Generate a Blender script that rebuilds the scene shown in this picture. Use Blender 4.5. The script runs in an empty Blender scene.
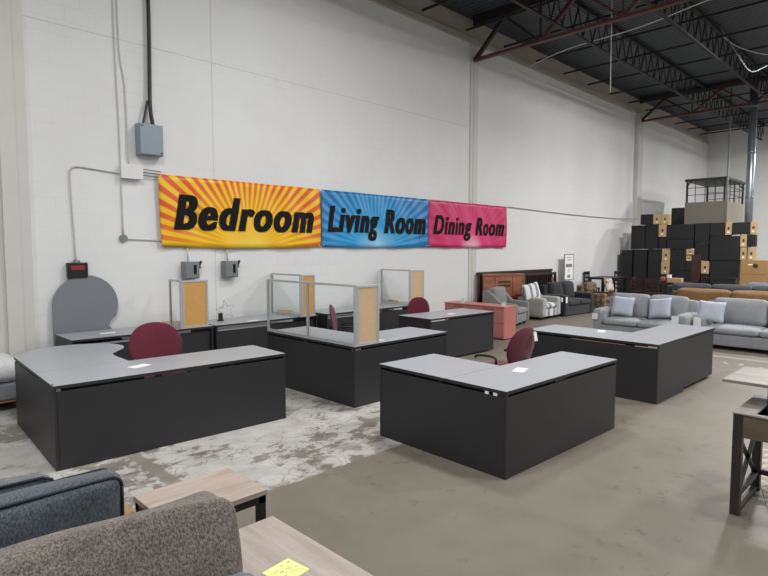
import bpy, bmesh, math, random
from mathutils import Vector, Matrix
random.seed(7)
C = bpy.context.scene.collection
PI = math.pi
WY = 8.70          # face of the long back wall

# ------------------------------------------------------------------ helpers
def new(): return bmesh.new()
def box(bm, x0, x1, y0, y1, z0, z1, bev=0, mi=0):
    if x0 > x1: x0, x1 = x1, x0
    if y0 > y1: y0, y1 = y1, y0
    m = Matrix.Translation(((x0+x1)/2, (y0+y1)/2, (z0+z1)/2)) @ Matrix.Diagonal((x1-x0, y1-y0, z1-z0, 1))
    r = bmesh.ops.create_cube(bm, size=1, matrix=m)
    fs = set(f for v in r['verts'] for f in v.link_faces)
    for f in fs: f.material_index = mi
    if bev:
        es = set(e for v in r['verts'] for e in v.link_edges)
        bmesh.ops.bevel(bm, geom=list(es), offset=bev, segments=2, profile=0.5, affect='EDGES', clamp_overlap=True)
def bar(bm, a, b, w, h=None, mi=0):
    """square bar from a to b"""
    a = Vector(a); b = Vector(b); h = h or w; d = b-a
    q = d.to_track_quat('Z', 'Y').to_matrix().to_4x4()
    m = Matrix.Translation((a+b)/2) @ q @ Matrix.Diagonal((w, h, d.length, 1))
    r = bmesh.ops.create_cube(bm, size=1, matrix=m)
    for v in r['verts']:
        for f in v.link_faces: f.material_index = mi
def tube(bm, pts, r, n=8, cap=True):
    pts = [Vector(p) for p in pts]
    rings = []
    for i, p in enumerate(pts):
        d = (pts[min(i+1, len(pts)-1)] - pts[max(i-1, 0)]).normalized()
        ref = Vector((0, 0, 1)) if abs(d.z) < .9 else Vector((1, 0, 0))
        u = d.cross(ref).normalized(); w = d.cross(u)
        rr = r[i] if isinstance(r, (list, tuple)) else r
        rings.append([bm.verts.new(p + u*math.cos(2*PI*k/n)*rr + w*math.sin(2*PI*k/n)*rr) for k in range(n)])
    for i in range(len(rings)-1):
        for k in range(n):
            f = bm.faces.new((rings[i][k], rings[i][(k+1) % n], rings[i+1][(k+1) % n], rings[i+1][k])); f.smooth = True
    if cap:
        bm.faces.new(rings[0][::-1]); bm.faces.new(rings[-1])
def smooth_path(pts, n=6):
    out = []
    P = [Vector(p) for p in pts]
    for i in range(len(P)-1):
        p0 = P[max(i-1, 0)]; p1 = P[i]; p2 = P[i+1]; p3 = P[min(i+2, len(P)-1)]
        for k in range(n):
            t = k/n
            out.append(.5*((2*p1)+(-p0+p2)*t+(2*p0-5*p1+4*p2-p3)*t*t+(-p0+3*p1-3*p2+p3)*t**3))
    out.append(P[-1]); return out
def prism(bm, poly, a, b, axis='z', bev=0, top_mi=None):
    """polygon in the plane normal to axis, from a to b"""
    def mk(p, t):
        if axis == 'z': return (p[0], p[1], t)
        if axis == 'y': return (p[0], t, p[1])
        return (t, p[0], p[1])
    lo = [bm.verts.new(mk(p, a)) for p in poly]; hi = [bm.verts.new(mk(p, b)) for p in poly]
    n = len(poly); fs = [bm.faces.new(lo[::-1]), bm.faces.new(hi)]
    if top_mi is not None: fs[1].material_index = top_mi
    for i in range(n): fs.append(bm.faces.new((lo[i], lo[(i+1) % n], hi[(i+1) % n], hi[i])))
    bmesh.ops.recalc_face_normals(bm, faces=fs)
    if bev:
        es = set(e for f in fs for e in f.edges)
        bmesh.ops.bevel(bm, geom=list(es), offset=bev, segments=2, profile=.5, affect='EDGES', clamp_overlap=True)
def cush(bm, x0, x1, y0, y1, z0, z1, r=.05, crown=(0, 0, 0), cuts=9, wob=0, seed=0):
    """rounded upholstered block; crown bulges its faces outward"""
    t = bmesh.new()
    bmesh.ops.create_cube(t, size=2)
    bmesh.ops.subdivide_edges(t, edges=t.edges[:], cuts=cuts, use_grid_fill=True)
    s = Vector(((x1-x0)/2, (y1-y0)/2, (z1-z0)/2)); c = Vector(((x0+x1)/2, (y0+y1)/2, (z0+z1)/2))
    r = min(r, *[q*.98 for q in s])
    rnd = random.Random(seed); ph = [rnd.uniform(0, 6) for _ in range(6)]
    for v in t.verts:
        u = v.co.copy()
        # crowd the grid towards the borders so the rounding is smooth
        for i in range(3):
            a = abs(u[i]); u[i] = math.copysign(a**.75 if a < 1 else 1, u[i])
        p = Vector([u[i]*s[i] for i in range(3)])
        q = Vector([max(-(s[i]-r), min(s[i]-r, p[i])) for i in range(3)])
        d = p-q
        if d.length > 1e-9: p = q + d.normalized()*r
        for i in range(3):
            j, k = [(1, 2), (0, 2), (0, 1)][i]
            p[i] += u[i]*crown[i]*max(0, 1-u[j]**2)*max(0, 1-u[k]**2)
        if wob:
            p += Vector((math.sin(p.y*9+ph[0]+p.z*7), math.sin(p.x*8+ph[1]+p.z*11), math.sin(p.x*7+ph[2]+p.y*10)))*wob
        v.co = p + c
    for f in t.faces: f.smooth = True
    me = bpy.data.meshes.new('t'); t.to_mesh(me); t.free(); bm.from_mesh(me); bpy.data.meshes.remove(me)
def throw_pillow(bm, w, h, t, n=12):
    """square cushion standing in the XZ plane, centred"""
    g = {}
    for sgn in (-1, 1):
        for i in range(n+1):
            for j in range(n+1):
                u = i/n*2-1; v = j/n*2-1
                if sgn == 1 and (i in (0, n) or j in (0, n)): g[sgn, i, j] = g[-1, i, j]; continue
                pin = 1-.07*(1-abs(v)**2)*abs(u)**4; pin2 = 1-.07*(1-abs(u)**2)*abs(v)**4
                th = t/2*((1-u**4)*(1-v**4))**.5
                g[sgn, i, j] = bm.verts.new((u*w/2*pin, sgn*th, v*h/2*pin2))
    for sgn in (-1, 1):
        for i in range(n):
            for j in range(n):
                q = [g[sgn, i, j], g[sgn, i+1, j], g[sgn, i+1, j+1], g[sgn, i, j+1]]
                if sgn == 1: q = q[::-1]
                f = bm.faces.new(q); f.smooth = True
def xf(bm, m): bmesh.ops.transform(bm, matrix=m, verts=bm.verts[:])
def obj(name, bm, mats, parent=None, loc=(0, 0, 0), rot=(0, 0, 0)):
    me = bpy.data.meshes.new(name); bm.to_mesh(me); bm.free()
    for m in (mats if isinstance(mats, (list, tuple)) else [mats]): me.materials.append(m)
    o = bpy.data.objects.new(name, me); C.objects.link(o)
    o.location = loc; o.rotation_euler = rot
    if parent: o.parent = parent
    return o
def thing(name, label, cat, loc=(0, 0, 0), rz=0, group=None):
    o = bpy.data.objects.new(name, None); C.objects.link(o); o.empty_display_size = .1
    o.location = loc; o.rotation_euler = (0, 0, rz); o['label'] = label; o['category'] = cat
    if group: o['group'] = group
    return o
def tag(o, label, cat, group=None):
    o['label'] = label; o['category'] = cat
    if group: o['group'] = group
    return o
def struct(name, bm, m, loc=(0, 0, 0), parent=None):
    o = obj(name, bm, m, parent, loc); o['kind'] = 'structure'; return o
def dup(root, loc, rz, label=None, group=None):
    def cp(o, par):
        c = o.copy(); C.objects.link(c)
        if par: c.parent = par
        for ch in o.children: cp(ch, c)
        return c
    r = cp(root, None); r.location = loc; r.rotation_euler = (0, 0, rz)
    if label: r['label'] = label
    if group: r['group'] = group
    return r

# ------------------------------------------------------------------ materials
def srgb(r, g, b):
    f = lambda c: (c/255/12.92) if c/255 <= .04045 else ((c/255+.055)/1.055)**2.4
    return (f(r), f(g), f(b), 1)
class NT:
    def __init__(s, name):
        s.m = bpy.data.materials.new(name); s.m.use_nodes = True; s.t = s.m.node_tree
        s.b = s.t.nodes['Principled BSDF']
    def n(s, typ, **kw):
        o = s.t.nodes.new(typ)
        for k, v in kw.items():
            if k.startswith('i_'):
                o.inputs[k[2:].replace('_', ' ')].default_value = v
            else: setattr(o, k, v)
        return o
    def l(s, a, b): s.t.links.new(a, b)
    def mth(s, op, a, b=None, c=None):
        o = s.n('ShaderNodeMath', operation=op)
        for i, v in enumerate((a, b, c)):
            if v is None: continue
            if isinstance(v, (int, float)): o.inputs[i].default_value = v
            else: s.l(v, o.inputs[i])
        return o.outputs[0]
    def mix(s, f, a, b):
        o = s.n('ShaderNodeMix', data_type='RGBA')
        for sk, v in ((o.inputs[0], f), (o.inputs[6], a), (o.inputs[7], b)):
            if isinstance(v, (int, float)): sk.default_value = v
            elif isinstance(v, tuple): sk.default_value = v
            else: s.l(v, sk)
        return o.outputs[2]
    def obj(s): return s.n('ShaderNodeTexCoord').outputs['Object']
    def noise(s, scale, detail=4, rough=.5, vec=None, dist=0):
        o = s.n('ShaderNodeTexNoise'); o.inputs['Scale'].default_value = scale
        o.inputs['Detail'].default_value = detail; o.inputs['Roughness'].default_value = rough
        o.inputs['Distortion'].default_value = dist
        s.l(vec if vec is not None else s.obj(), o.inputs['Vector']); return o.outputs[0]
    def ramp(s, f, stops, interp='LINEAR'):
        o = s.n('ShaderNodeValToRGB'); s.l(f, o.inputs[0]); e = o.color_ramp.elements; o.color_ramp.interpolation = interp
        while len(e) < len(stops): e.new(.5)
        for i, (p, c) in enumerate(stops):
            e[i].position = p; e[i].color = c if isinstance(c, tuple) else (c, c, c, 1)
        return o.outputs[0]
    def sm(s, v, a, b):
        o = s.n('ShaderNodeMapRange', interpolation_type='SMOOTHSTEP'); s.l(v, o.inputs[0])
        o.inputs[1].default_value = a; o.inputs[2].default_value = b; return o.outputs[0]
    def bump(s, h, strength=.3, dist=.01):
        o = s.n('ShaderNodeBump'); o.inputs['Strength'].default_value = strength; o.inputs['Distance'].default_value = dist
        s.l(h, o.inputs['Height']); s.l(o.outputs[0], s.b.inputs['Normal'])
    def col(s, c):
        if isinstance(c, tuple): s.b.inputs['Base Color'].default_value = c
        else: s.l(c, s.b.inputs['Base Color'])
    def rough(s, r): 
        if isinstance(r, (int, float)): s.b.inputs['Roughness'].default_value = r
        else: s.l(r, s.b.inputs['Roughness'])
def plain(name, c, rough=.5, metal=0, var=.06, scale=8, bump=0):
    t = NT(name); n = t.noise(scale, 5)
    k = lambda f: tuple(min(1, x*f) for x in c[:3])+(1,)
    t.col(t.mix(n, k(1-var*2), k(1+var*2))); t.rough(rough); t.b.inputs['Metallic'].default_value = metal
    if bump: t.bump(t.noise(scale*12, 3), bump, .004)
    return t.m
def fabric(name, c1, c2, scale=220, rough=.95, bump=.5, big=3, bigvar=.25, stretch=(1, 1, 1)):
    t = NT(name); mp = t.n('ShaderNodeMapping'); t.l(t.obj(), mp.inputs[0]); mp.inputs['Scale'].default_value = stretch
    n = t.noise(scale, 3, .7, mp.outputs[0]); g = t.noise(big, 5, .6)
    f = t.ramp(n, [(.35, 0), (.65, 1)])
    c = t.mix(f, c1, c2)
    mul = t.n('ShaderNodeMix', data_type='RGBA', blend_type='MULTIPLY'); mul.inputs[0].default_value = 1
    t.l(c, mul.inputs[6]); t.l(t.ramp(g, [(.3, 1-bigvar), (.7, 1.0)]), mul.inputs[7])
    t.col(mul.outputs[2]); t.rough(rough); t.bump(n, bump, .003)
    t.b.inputs['Sheen Weight'].default_value = .15
    return t.m
M = {}
M['laminate'] = plain('grey laminate', srgb(160, 163, 169), .36, var=.03, scale=60)
M['laminate_dark'] = plain('leaning top laminate', srgb(124, 127, 133), .45, var=.02, scale=30)
M['edge'] = plain('charcoal edge band', srgb(40, 39, 42), .5, var=.03)
M['charcoal'] = plain('charcoal melamine', srgb(41, 40, 43), .5, var=.04, scale=3)
M['charcoal_in'] = plain('charcoal melamine inner', srgb(34, 33, 36), .6, var=.04, scale=3)
M['alu'] = plain('satin aluminium', srgb(188, 190, 192), .38, .25, .03)
M['cork'] = plain('cork board', srgb(205, 156, 92), .9, 0, .12, 60, .3)
M['cork_pale'] = plain('pale cork board', srgb(206, 178, 142), .9, 0, .1, 60, .3)
M['white_paper'] = plain('white paper', srgb(236, 236, 236), .8, var=.02)
M['black_plastic'] = plain('black plastic', srgb(26, 26, 28), .45, var=.03)
M['black_metal'] = plain('black metal', srgb(24, 23, 24), .45, .2, .03)
M['grey_plastic'] = plain('grey plastic', srgb(110, 112, 116), .5, var=.03)
M['burgundy'] = fabric('burgundy fabric', srgb(86, 26, 44), srgb(118, 42, 62), 260, bump=.35, bigvar=.12)
M['elec'] = plain('grey enamel steel', srgb(138, 150, 158), .4, .1, .03)
M['elec_dark'] = plain('weathered grey steel', srgb(126, 132, 134), .45, .15, .06)
M['white_enamel'] = plain('white enamel', srgb(222, 222, 220), .5, var=.02)
M['conduit'] = plain('painted conduit', srgb(196, 195, 192), .5, .1, .04)
M['pink'] = plain('salmon painted steel', srgb(188, 118, 112), .45, 0, .03)
M['galv'] = plain('galvanised steel', srgb(150, 156, 162), .35, .8, .12, 5)
M['primer'] = plain('red primer steel', srgb(92, 58, 54), .6, .1, .15, 6)
M['primer_dark'] = plain('soot and shade brown steel', srgb(44, 36, 35), .6, .1, .2, 6)
M['purlin'] = plain('dark roof steel', srgb(40, 42, 46), .6, .2, .1)
M['blue_fab'] = fabric('slate blue chenille', srgb(56, 62, 69), srgb(102, 110, 119), 120, bump=.8, big=5, bigvar=.3, stretch=(1, 1, .5))
M['blue_pale'] = fabric('slate blue chenille light', srgb(78, 84, 92), srgb(120, 127, 135), 120, bump=.6, big=5)
M['piping'] = plain('dark blue piping', srgb(24, 28, 36), .7)
M['brown_fab'] = fabric('taupe tweed', srgb(66, 60, 56), srgb(146, 136, 127), 150, bump=1, big=6, bigvar=.35, stretch=(1, 1, .45))
M['grey_fab'] = fabric('pewter chenille', srgb(130, 133, 138), srgb(172, 175, 180), 110, bump=.5, big=4, bigvar=.16)
M['pillow_fab'] = fabric('pale blue grey pillow', srgb(166, 174, 190), srgb(204, 210, 222), 90, bump=.4, big=8, bigvar=.1)
M['arm_fab'] = fabric('grey linen', srgb(112, 114, 114), srgb(146, 148, 147), 120, bump=.4, bigvar=.12)
M['dark_fab'] = fabric('graphite fabric', srgb(30, 32, 37), srgb(54, 56, 62), 120, bump=.4)
M['char_fab'] = fabric('charcoal grey fabric', srgb(52, 53, 57), srgb(80, 81, 86), 120, bump=.4)
M['tan_fab'] = fabric('camel fabric', srgb(122, 90, 58), srgb(162, 126, 86), 100, bump=.4)
M['steel_fab'] = fabric('blue grey fabric', srgb(92, 98, 108), srgb(124, 130, 140), 100, bump=.4)
M['blackwood'] = plain('black stained wood', srgb(30, 27, 27), .4, 0, .1, 10)
M['redwood'] = plain('dark cherry wood', srgb(56, 32, 28), .4, 0, .15, 5)
M['cage_panel'] = plain('taupe steel panel', srgb(134, 128, 116), .6, 0, .05)
M['cage_steel'] = plain('dark cage steel', srgb(56, 58, 58), .5, .4, .1)
M['tape'] = plain('white floor tape', srgb(158, 153, 142), .8, 0, .2, 30)

def wood(name, c1, c2, axis=0, scale=9, rough=.5, k=10):
    t = NT(name); mp = t.n('ShaderNodeMapping'); t.l(t.obj(), mp.inputs[0])
    s = [k, k, k]; s[axis] = .8; mp.inputs['Scale'].default_value = s
    n = t.noise(1.6, 6, .6, mp.outputs[0], .6); n2 = t.noise(9, 4, .6, mp.outputs[0])
    c = t.mix(t.ramp(n, [(.3, 0), (.7, 1)]), c1, c2)
    mul = t.n('ShaderNodeMix', data_type='RGBA', blend_type='MULTIPLY'); mul.inputs[0].default_value = 1
    t.l(c, mul.inputs[6]); t.l(t.ramp(n2, [(.3, .9), (.7, 1.0)]), mul.inputs[7])
    t.col(mul.outputs[2]); t.rough(rough); t.bump(n2, .1, .002); return t.m
M['oak'] = wood('pale greige oak', srgb(152, 139, 128), srgb(186, 172, 161), 0, k=9)
M['oak_y'] = wood('pale greige oak lengthwise', srgb(148, 137, 130), srgb(182, 170, 162), 1, k=9)
M['greywood'] = wood('pale grey wood', srgb(118, 110, 104), srgb(156, 149, 142), 1, k=6)
M['lightwood'] = wood('light grey wood', srgb(150, 146, 138), srgb(176, 172, 165), 0, k=6)
M['darkoak'] = wood('dark brown oak', srgb(38, 32, 28), srgb(58, 50, 43), 2, k=8)
M['midoak'] = wood('brown oak', srgb(92, 78, 62), srgb(116, 100, 82), 1, k=8)
M['cherry'] = wood('orange brown wood', srgb(124, 72, 50), srgb(160, 102, 76), 0, k=5)
M['espresso'] = wood('espresso wood', srgb(40, 28, 26), srgb(62, 44, 40), 0, k=6)
M['pallet'] = wood('raw pallet wood', srgb(120, 84, 50), srgb(170, 126, 78), 0, k=6)
M['carton'] = plain('brown cardboard', srgb(184, 156, 116), .85, 0, .05, 6)
M['carton_dark'] = plain('darker cardboard', srgb(156, 122, 78), .85, 0, .05, 6)
M['carton_black'] = plain('black carton', srgb(24, 24, 27), .7, 0, .08, 2)
M['ink'] = plain('dark ink', srgb(60, 38, 26), .8)
M['ink_black'] = plain('black ink', srgb(8, 8, 9), .95)

# floor: bare concrete with a worn whitish painted bay and saw cut lines
t = NT('worn concrete floor')
oc = t.obj(); sp = t.n('ShaderNodeSeparateXYZ'); t.l(oc, sp.inputs[0]); X, Y = sp.outputs[0], sp.outputs[1]
n1 = t.noise(.55, 6, .55, oc); n2 = t.noise(3.5, 8, .6, oc); n3 = t.noise(22, 5, .6, oc); nd = t.noise(9, 6, .65, oc, .4)
base = t.mix(t.ramp(n1, [(.3, 0), (.7, 1)]), srgb(104, 98, 87), srgb(130, 124, 113))
base = t.mix(t.mth('MULTIPLY', t.ramp(n2, [(.42, 0), (.66, 1)]), .5), base, srgb(118, 110, 97))
base = t.mix(t.mth('MULTIPLY', t.ramp(n3, [(.64, 0), (.74, 1)]), .25), base, srgb(90, 84, 76))
sc = t.noise(1.9, 3, .5, oc, 1.2)
base = t.mix(t.mth('MULTIPLY', t.ramp(t.mth('MULTIPLY', sc, t.ramp(nd, [(.45, 0), (.6, 1)])), [(.52, 0), (.6, 1)]), .55), base, srgb(92, 84, 72))
paint = t.mix(t.ramp(n2, [(.35, 0), (.65, 1)]), srgb(170, 167, 162), srgb(192, 190, 186))
mp = t.n('ShaderNodeMapping'); t.l(oc, mp.inputs[0]); mp.inputs['Scale'].default_value = (4.2, 6.0, 1); mp.inputs['Rotation'].default_value = (0, 0, .25)
chip = t.noise(1, 13, .74, mp.outputs[0], .2); chip2 = t.noise(1.3, 3, .5, oc)
worn = t.mth('ADD', t.mth('MULTIPLY', chip, .65), t.mth('MULTIPLY', chip2, .4))
leftgrey = t.sm(X, 2.25, 1.75)
worn = t.mth('ADD', worn, t.mth('MULTIPLY', leftgrey, .035))
pm = t.ramp(worn, [(.55, 1), (.585, 0)])
crk = t.n('ShaderNodeTexVoronoi', feature='DISTANCE_TO_EDGE'); crk.inputs['Scale'].default_value = 6
wv = t.n('ShaderNodeMix', data_type='VECTOR'); wv.inputs[0].default_value = .12; t.l(oc, wv.inputs[4])
nz = t.n('ShaderNodeTexNoise'); nz.inputs['Scale'].default_value = 5; nz.inputs['Detail'].default_value = 5; t.l(oc, nz.inputs['Vector']); t.l(nz.outputs[1], wv.inputs[5])
t.l(wv.outputs[1], crk.inputs['Vector'])
ck = t.mth('MULTIPLY', t.ramp(crk.outputs[0], [(.0, 1), (.02, 0)]), t.ramp(chip2, [(.36, 0), (.5, 1)]))
paint = t.mix(t.mth('MULTIPLY', ck, .85), paint, srgb(96, 90, 84))
wob = t.mth('MULTIPLY', t.mth('SUBTRACT', nd, .5), .10)
inY = t.sm(t.mth('ADD', Y, wob), 3.69, 3.72)
inX = t.sm(t.mth('ADD', X, wob), 5.32, 5.28)
wornrim = t.mth('MULTIPLY', t.sm(Y, 4.25, 3.8), t.ramp(t.noise(1.6, 6, .6, oc), [(.5, 0), (.55, 1)]))
area = t.mth('MULTIPLY', t.mth('MULTIPLY', inY, inX), t.mth('SUBTRACT', 1, wornrim))
under = t.mix(t.ramp(n2, [(.35, 0), (.65, 1)]), srgb(112, 107, 98), srgb(136, 131, 122))
flo = t.mix(t.mth('MULTIPLY', inY, inX), base, under)
flo = t.mix(t.mth('MULTIPLY', area, pm), flo, paint)
jl = t.mth('ABSOLUTE', t.mth('ADD', t.mth('SUBTRACT', X, 1.95), wob))
jn = t.mth('MULTIPLY', t.mth('MULTIPLY', t.sm(jl, .075, .045), t.sm(Y, 3.9, 4.0)), .85)
flo = t.mix(jn, flo, srgb(128, 124, 114))
t.col(flo); t.rough(t.ramp(n2, [(.3, .42), (.7, .62)])); t.bump(t.mth('ADD', n3, t.mth('MULTIPLY', pm, .5)), .12, .004)
M['floor'] = t.m

# painted block wall
t = NT('painted block wall'); oc = t.obj()
sp = t.n('ShaderNodeSeparateXYZ'); t.l(oc, sp.inputs[0]); cb = t.n('ShaderNodeCombineXYZ')
t.l(t.mth('ADD', sp.outputs[0], sp.outputs[1]), cb.inputs[0]); t.l(sp.outputs[2], cb.inputs[1])
br = t.n('ShaderNodeTexBrick'); t.l(cb.outputs[0], br.inputs['Vector'])
br.inputs['Scale'].default_value = 1; br.inputs['Brick Width'].default_value = .4; br.inputs['Row Height'].default_value = .2
br.inputs['Mortar Size'].default_value = .004; br.inputs['Mortar Smooth'].default_value = .6
g = t.noise(.35, 5, .6, oc)
c = t.mix(t.ramp(g, [(.3, 0), (.7, 1)]), srgb(220, 220, 219), srgb(229, 230, 230))
sel = t.ramp(t.noise(.9, 4, .6, oc), [(.45, 0), (.62, 1)])
c = t.mix(t.mth('MULTIPLY', t.mth('MULTIPLY', br.outputs['Fac'], sel), .3), c, srgb(170, 168, 162))
t.col(c); t.rough(.75)
h = t.mth('ADD', t.mth('MULTIPLY', t.mth('SUBTRACT', 1, br.outputs['Fac']), 1), t.mth('MULTIPLY', t.noise(40, 4, .6, oc), .3))
t.bump(h, .12, .004); M['wall'] = t.m
M['wall_upper'] = plain('dusty upper wall', srgb(176, 168, 156), .85, 0, .08, 1)
M['wall_trim'] = plain('painted steel trim', srgb(204, 203, 198), .6, 0, .04, 2)
M['joint'] = plain('wall joint line', srgb(206, 205, 203), .9)
# roof deck: ribbed dark steel
t = NT('ribbed steel deck'); oc = t.obj(); sp = t.n('ShaderNodeSeparateXYZ'); t.l(oc, sp.inputs[0])
rib = t.mth('SINE', t.mth('MULTIPLY', sp.outputs[0], 2*PI/.15))
t.col(t.mix(t.noise(.7, 4), srgb(54, 60, 68), srgb(72, 78, 86))); t.rough(.5); t.b.inputs['Metallic'].default_value = .2
t.bump(rib, .6, .02); M['deck'] = t.m
# glass
t = NT('clear glass'); t.b.inputs['Transmission Weight'].default_value = 1; t.b.inputs['IOR'].default_value = 1.03
t.b.inputs['Roughness'].default_value = 0; t.b.inputs['Base Color'].default_value = (.93, .96, .95, 1)
t.b.inputs['Specular IOR Level'].default_value = .5
M['glass'] = t.m
def burst(name, cx, cz, n, c_in, c_mid, c_out, ray, rayamt, sharp, r1=.5, r2=1.7, asp=1.6):
    """printed sun-ray artwork in the banner's own plane"""
    t = NT(name); oc = t.obj(); sp = t.n('ShaderNodeSeparateXYZ'); t.l(oc, sp.inputs[0])
    dx = t.mth('SUBTRACT', sp.outputs[0], cx); dz = t.mth('SUBTRACT', sp.outputs[2], cz)
    ang = t.mth('ARCTAN2', dz, dx)
    s = t.mth('SINE', t.mth('MULTIPLY', ang, n))
    rm = t.ramp(t.mth('MULTIPLY_ADD', s, .5, .5), [(.5-sharp, 0), (.5+sharp, 1)])
    dist = t.mth('SQRT', t.mth('ADD', t.mth('POWER', t.mth('DIVIDE', dx, asp), 2), t.mth('POWER', dz, 2)))
    d = t.mth('DIVIDE', dist, r2)
    base = t.ramp(d, [(0, c_in), (r1, c_mid), (1, c_out)])
    f = t.mth('MULTIPLY', t.mth('MULTIPLY', rm, rayamt), t.sm(d, .05, .6))
    t.col(t.mix(f, base, ray)); t.rough(.42); return t.m
M['banner_orange'] = burst('orange sunburst print', 0, -.62, 60, srgb(250, 226, 90), srgb(246, 180, 20), srgb(222, 88, 40), srgb(252, 218, 24), .75, .22, .38, 1.15, 1.5)
M['banner_blue'] = burst('blue ray print', -.1, -.6, 56, srgb(170, 222, 240), srgb(20, 150, 214), srgb(8, 98, 172), srgb(90, 196, 234), .45, .3, .38, 1.3, 1.3)
M['banner_pink'] = burst('pink ray print', .05, -.56, 48, srgb(250, 200, 222), srgb(222, 52, 122), srgb(196, 20, 92), srgb(226, 70, 130), .4, .4, .3, 1.2, 1.3)
def stripes(name):
    t = NT(name); oc = t.obj(); sp = t.n('ShaderNodeSeparateXYZ'); t.l(oc, sp.inputs[0])
    u = t.mth('FRACT', t.mth('MULTIPLY', sp.outputs[0], 3.1))
    w = srgb(216, 216, 214); b = srgb(78, 88, 128); g = srgb(150, 152, 158)
    c = t.ramp(u, [(0, w), (.36, b), (.44, w), (.48, b), (.60, w), (.64, b), (.70, g), (.78, w)], 'CONSTANT')
    v = t.mth('FRACT', t.mth('MULTIPLY', sp.outputs[2], 6)); 
    t.col(t.mix(t.mth('MULTIPLY', t.ramp(v, [(0, 1), (.16, 0)], 'CONSTANT'), t.ramp(u, [(0, 0), (.36, 1), (.7, 0)], 'CONSTANT')), c, srgb(112, 120, 148)))
    t.rough(.95); return t.m
M['stripe'] = stripes('white and blue striped fabric')
M['stripe_side'] = fabric('oatmeal fabric', srgb(160, 158, 152), srgb(190, 188, 182), 100, bump=.3)
t = NT('brown leopard chenille'); v = t.n('ShaderNodeTexVoronoi'); v.inputs['Scale'].default_value = 14; t.l(t.obj(), v.inputs['Vector'])
t.col(t.mix(t.ramp(v.outputs[0], [(.3, 0), (.5, 1)]), srgb(150, 130, 106), srgb(98, 80, 66))); t.rough(.95); M['leopard'] = t.m
t = NT('cream floral fabric'); v = t.n('ShaderNodeTexVoronoi'); v.inputs['Scale'].default_value = 11; t.l(t.obj(), v.inputs['Vector'])
t.col(t.mix(t.ramp(v.outputs[0], [(.25, 1), (.45, 0)]), srgb(196, 190, 174), srgb(90, 92, 84))); t.rough(.95); M['floral'] = t.m
t = NT('mottled rug'); t.col(t.mix(t.ramp(t.noise(14, 6, .7), [(.42, 0), (.58, 1)]), srgb(140, 136, 124), srgb(190, 186, 174))); t.rough(1); t.bump(t.noise(120, 2), .6, .004); M['rug'] = t.m
def emis(name, c, s):
    t = NT(name); t.b.inputs['Base Color'].default_value = c; t.b.inputs['Emission Color'].default_value = c; t.b.inputs['Emission Strength'].default_value = s; return t.m
M['red_led'] = emis('red display', srgb(140, 44, 42), .1)
M['lamp'] = emis('lamp lens', (1, 1, 1, 1), 6)
M['note'] = plain('yellow note', srgb(232, 234, 150), .8, var=.02)
M['quilt'] = fabric('white mattress ticking', srgb(196, 196, 198), srgb(222, 222, 224), 40, bump=.3, big=6, bigvar=.08)
M['boxspring'] = fabric('grey box spring cloth', srgb(108, 110, 118), srgb(134, 136, 144), 90, bump=.3)

# ------------------------------------------------------------------ setting
CZ = 7.6
b = new(); box(b, -5, 33, -9, WY+.4, -.1, 0); struct('floor', b, M['floor'])
b = new(); box(b, -5, 31.1, WY, WY+.3, 0, 7.02); struct('wall_back', b, M['wall'])
b = new(); box(b, -5, 31.1, WY+.06, WY+.3, 7.02, CZ); struct('wall_back_upper', b, M['wall_upper'])
b = new(); box(b, -5, 31.1, WY-.05, WY+.06, 6.98, 7.12, .01); struct('trim_1', b, M['wall_upper'])
b = new(); box(b, 30.9, 31.1, -9, WY, 0, CZ); struct('wall_end', b, M['wall'])
b = new(); box(b, 1.52, 1.98, WY-.1, WY, 0, 7.0, .01); box(b, 1.66, 1.84, WY-.14, WY-.1, 0, 7.0, .008); struct('trim_2', b, M['wall_trim'])
b = new(); box(b, 11.66, 11.78, WY-.022, WY, 0, 7.0, .004); box(b, 11.80, 11.98, WY-.018, WY, 0, 7.0, .004); struct('trim_3', b, M['wall_trim'])
b = new(); box(b, 22.0, 22.45, WY-.14, WY, 0, 7.0, .01); struct('trim_4', b, M['wall_trim'])
b = new(); box(b, 4.66, 4.672, WY-.003, WY+.01, 0, 7.0); box(b, 2.0, 11.6, WY-.003, WY+.01, 4.93, 4.942); struct('trim_5', b, M['joint'])
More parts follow.
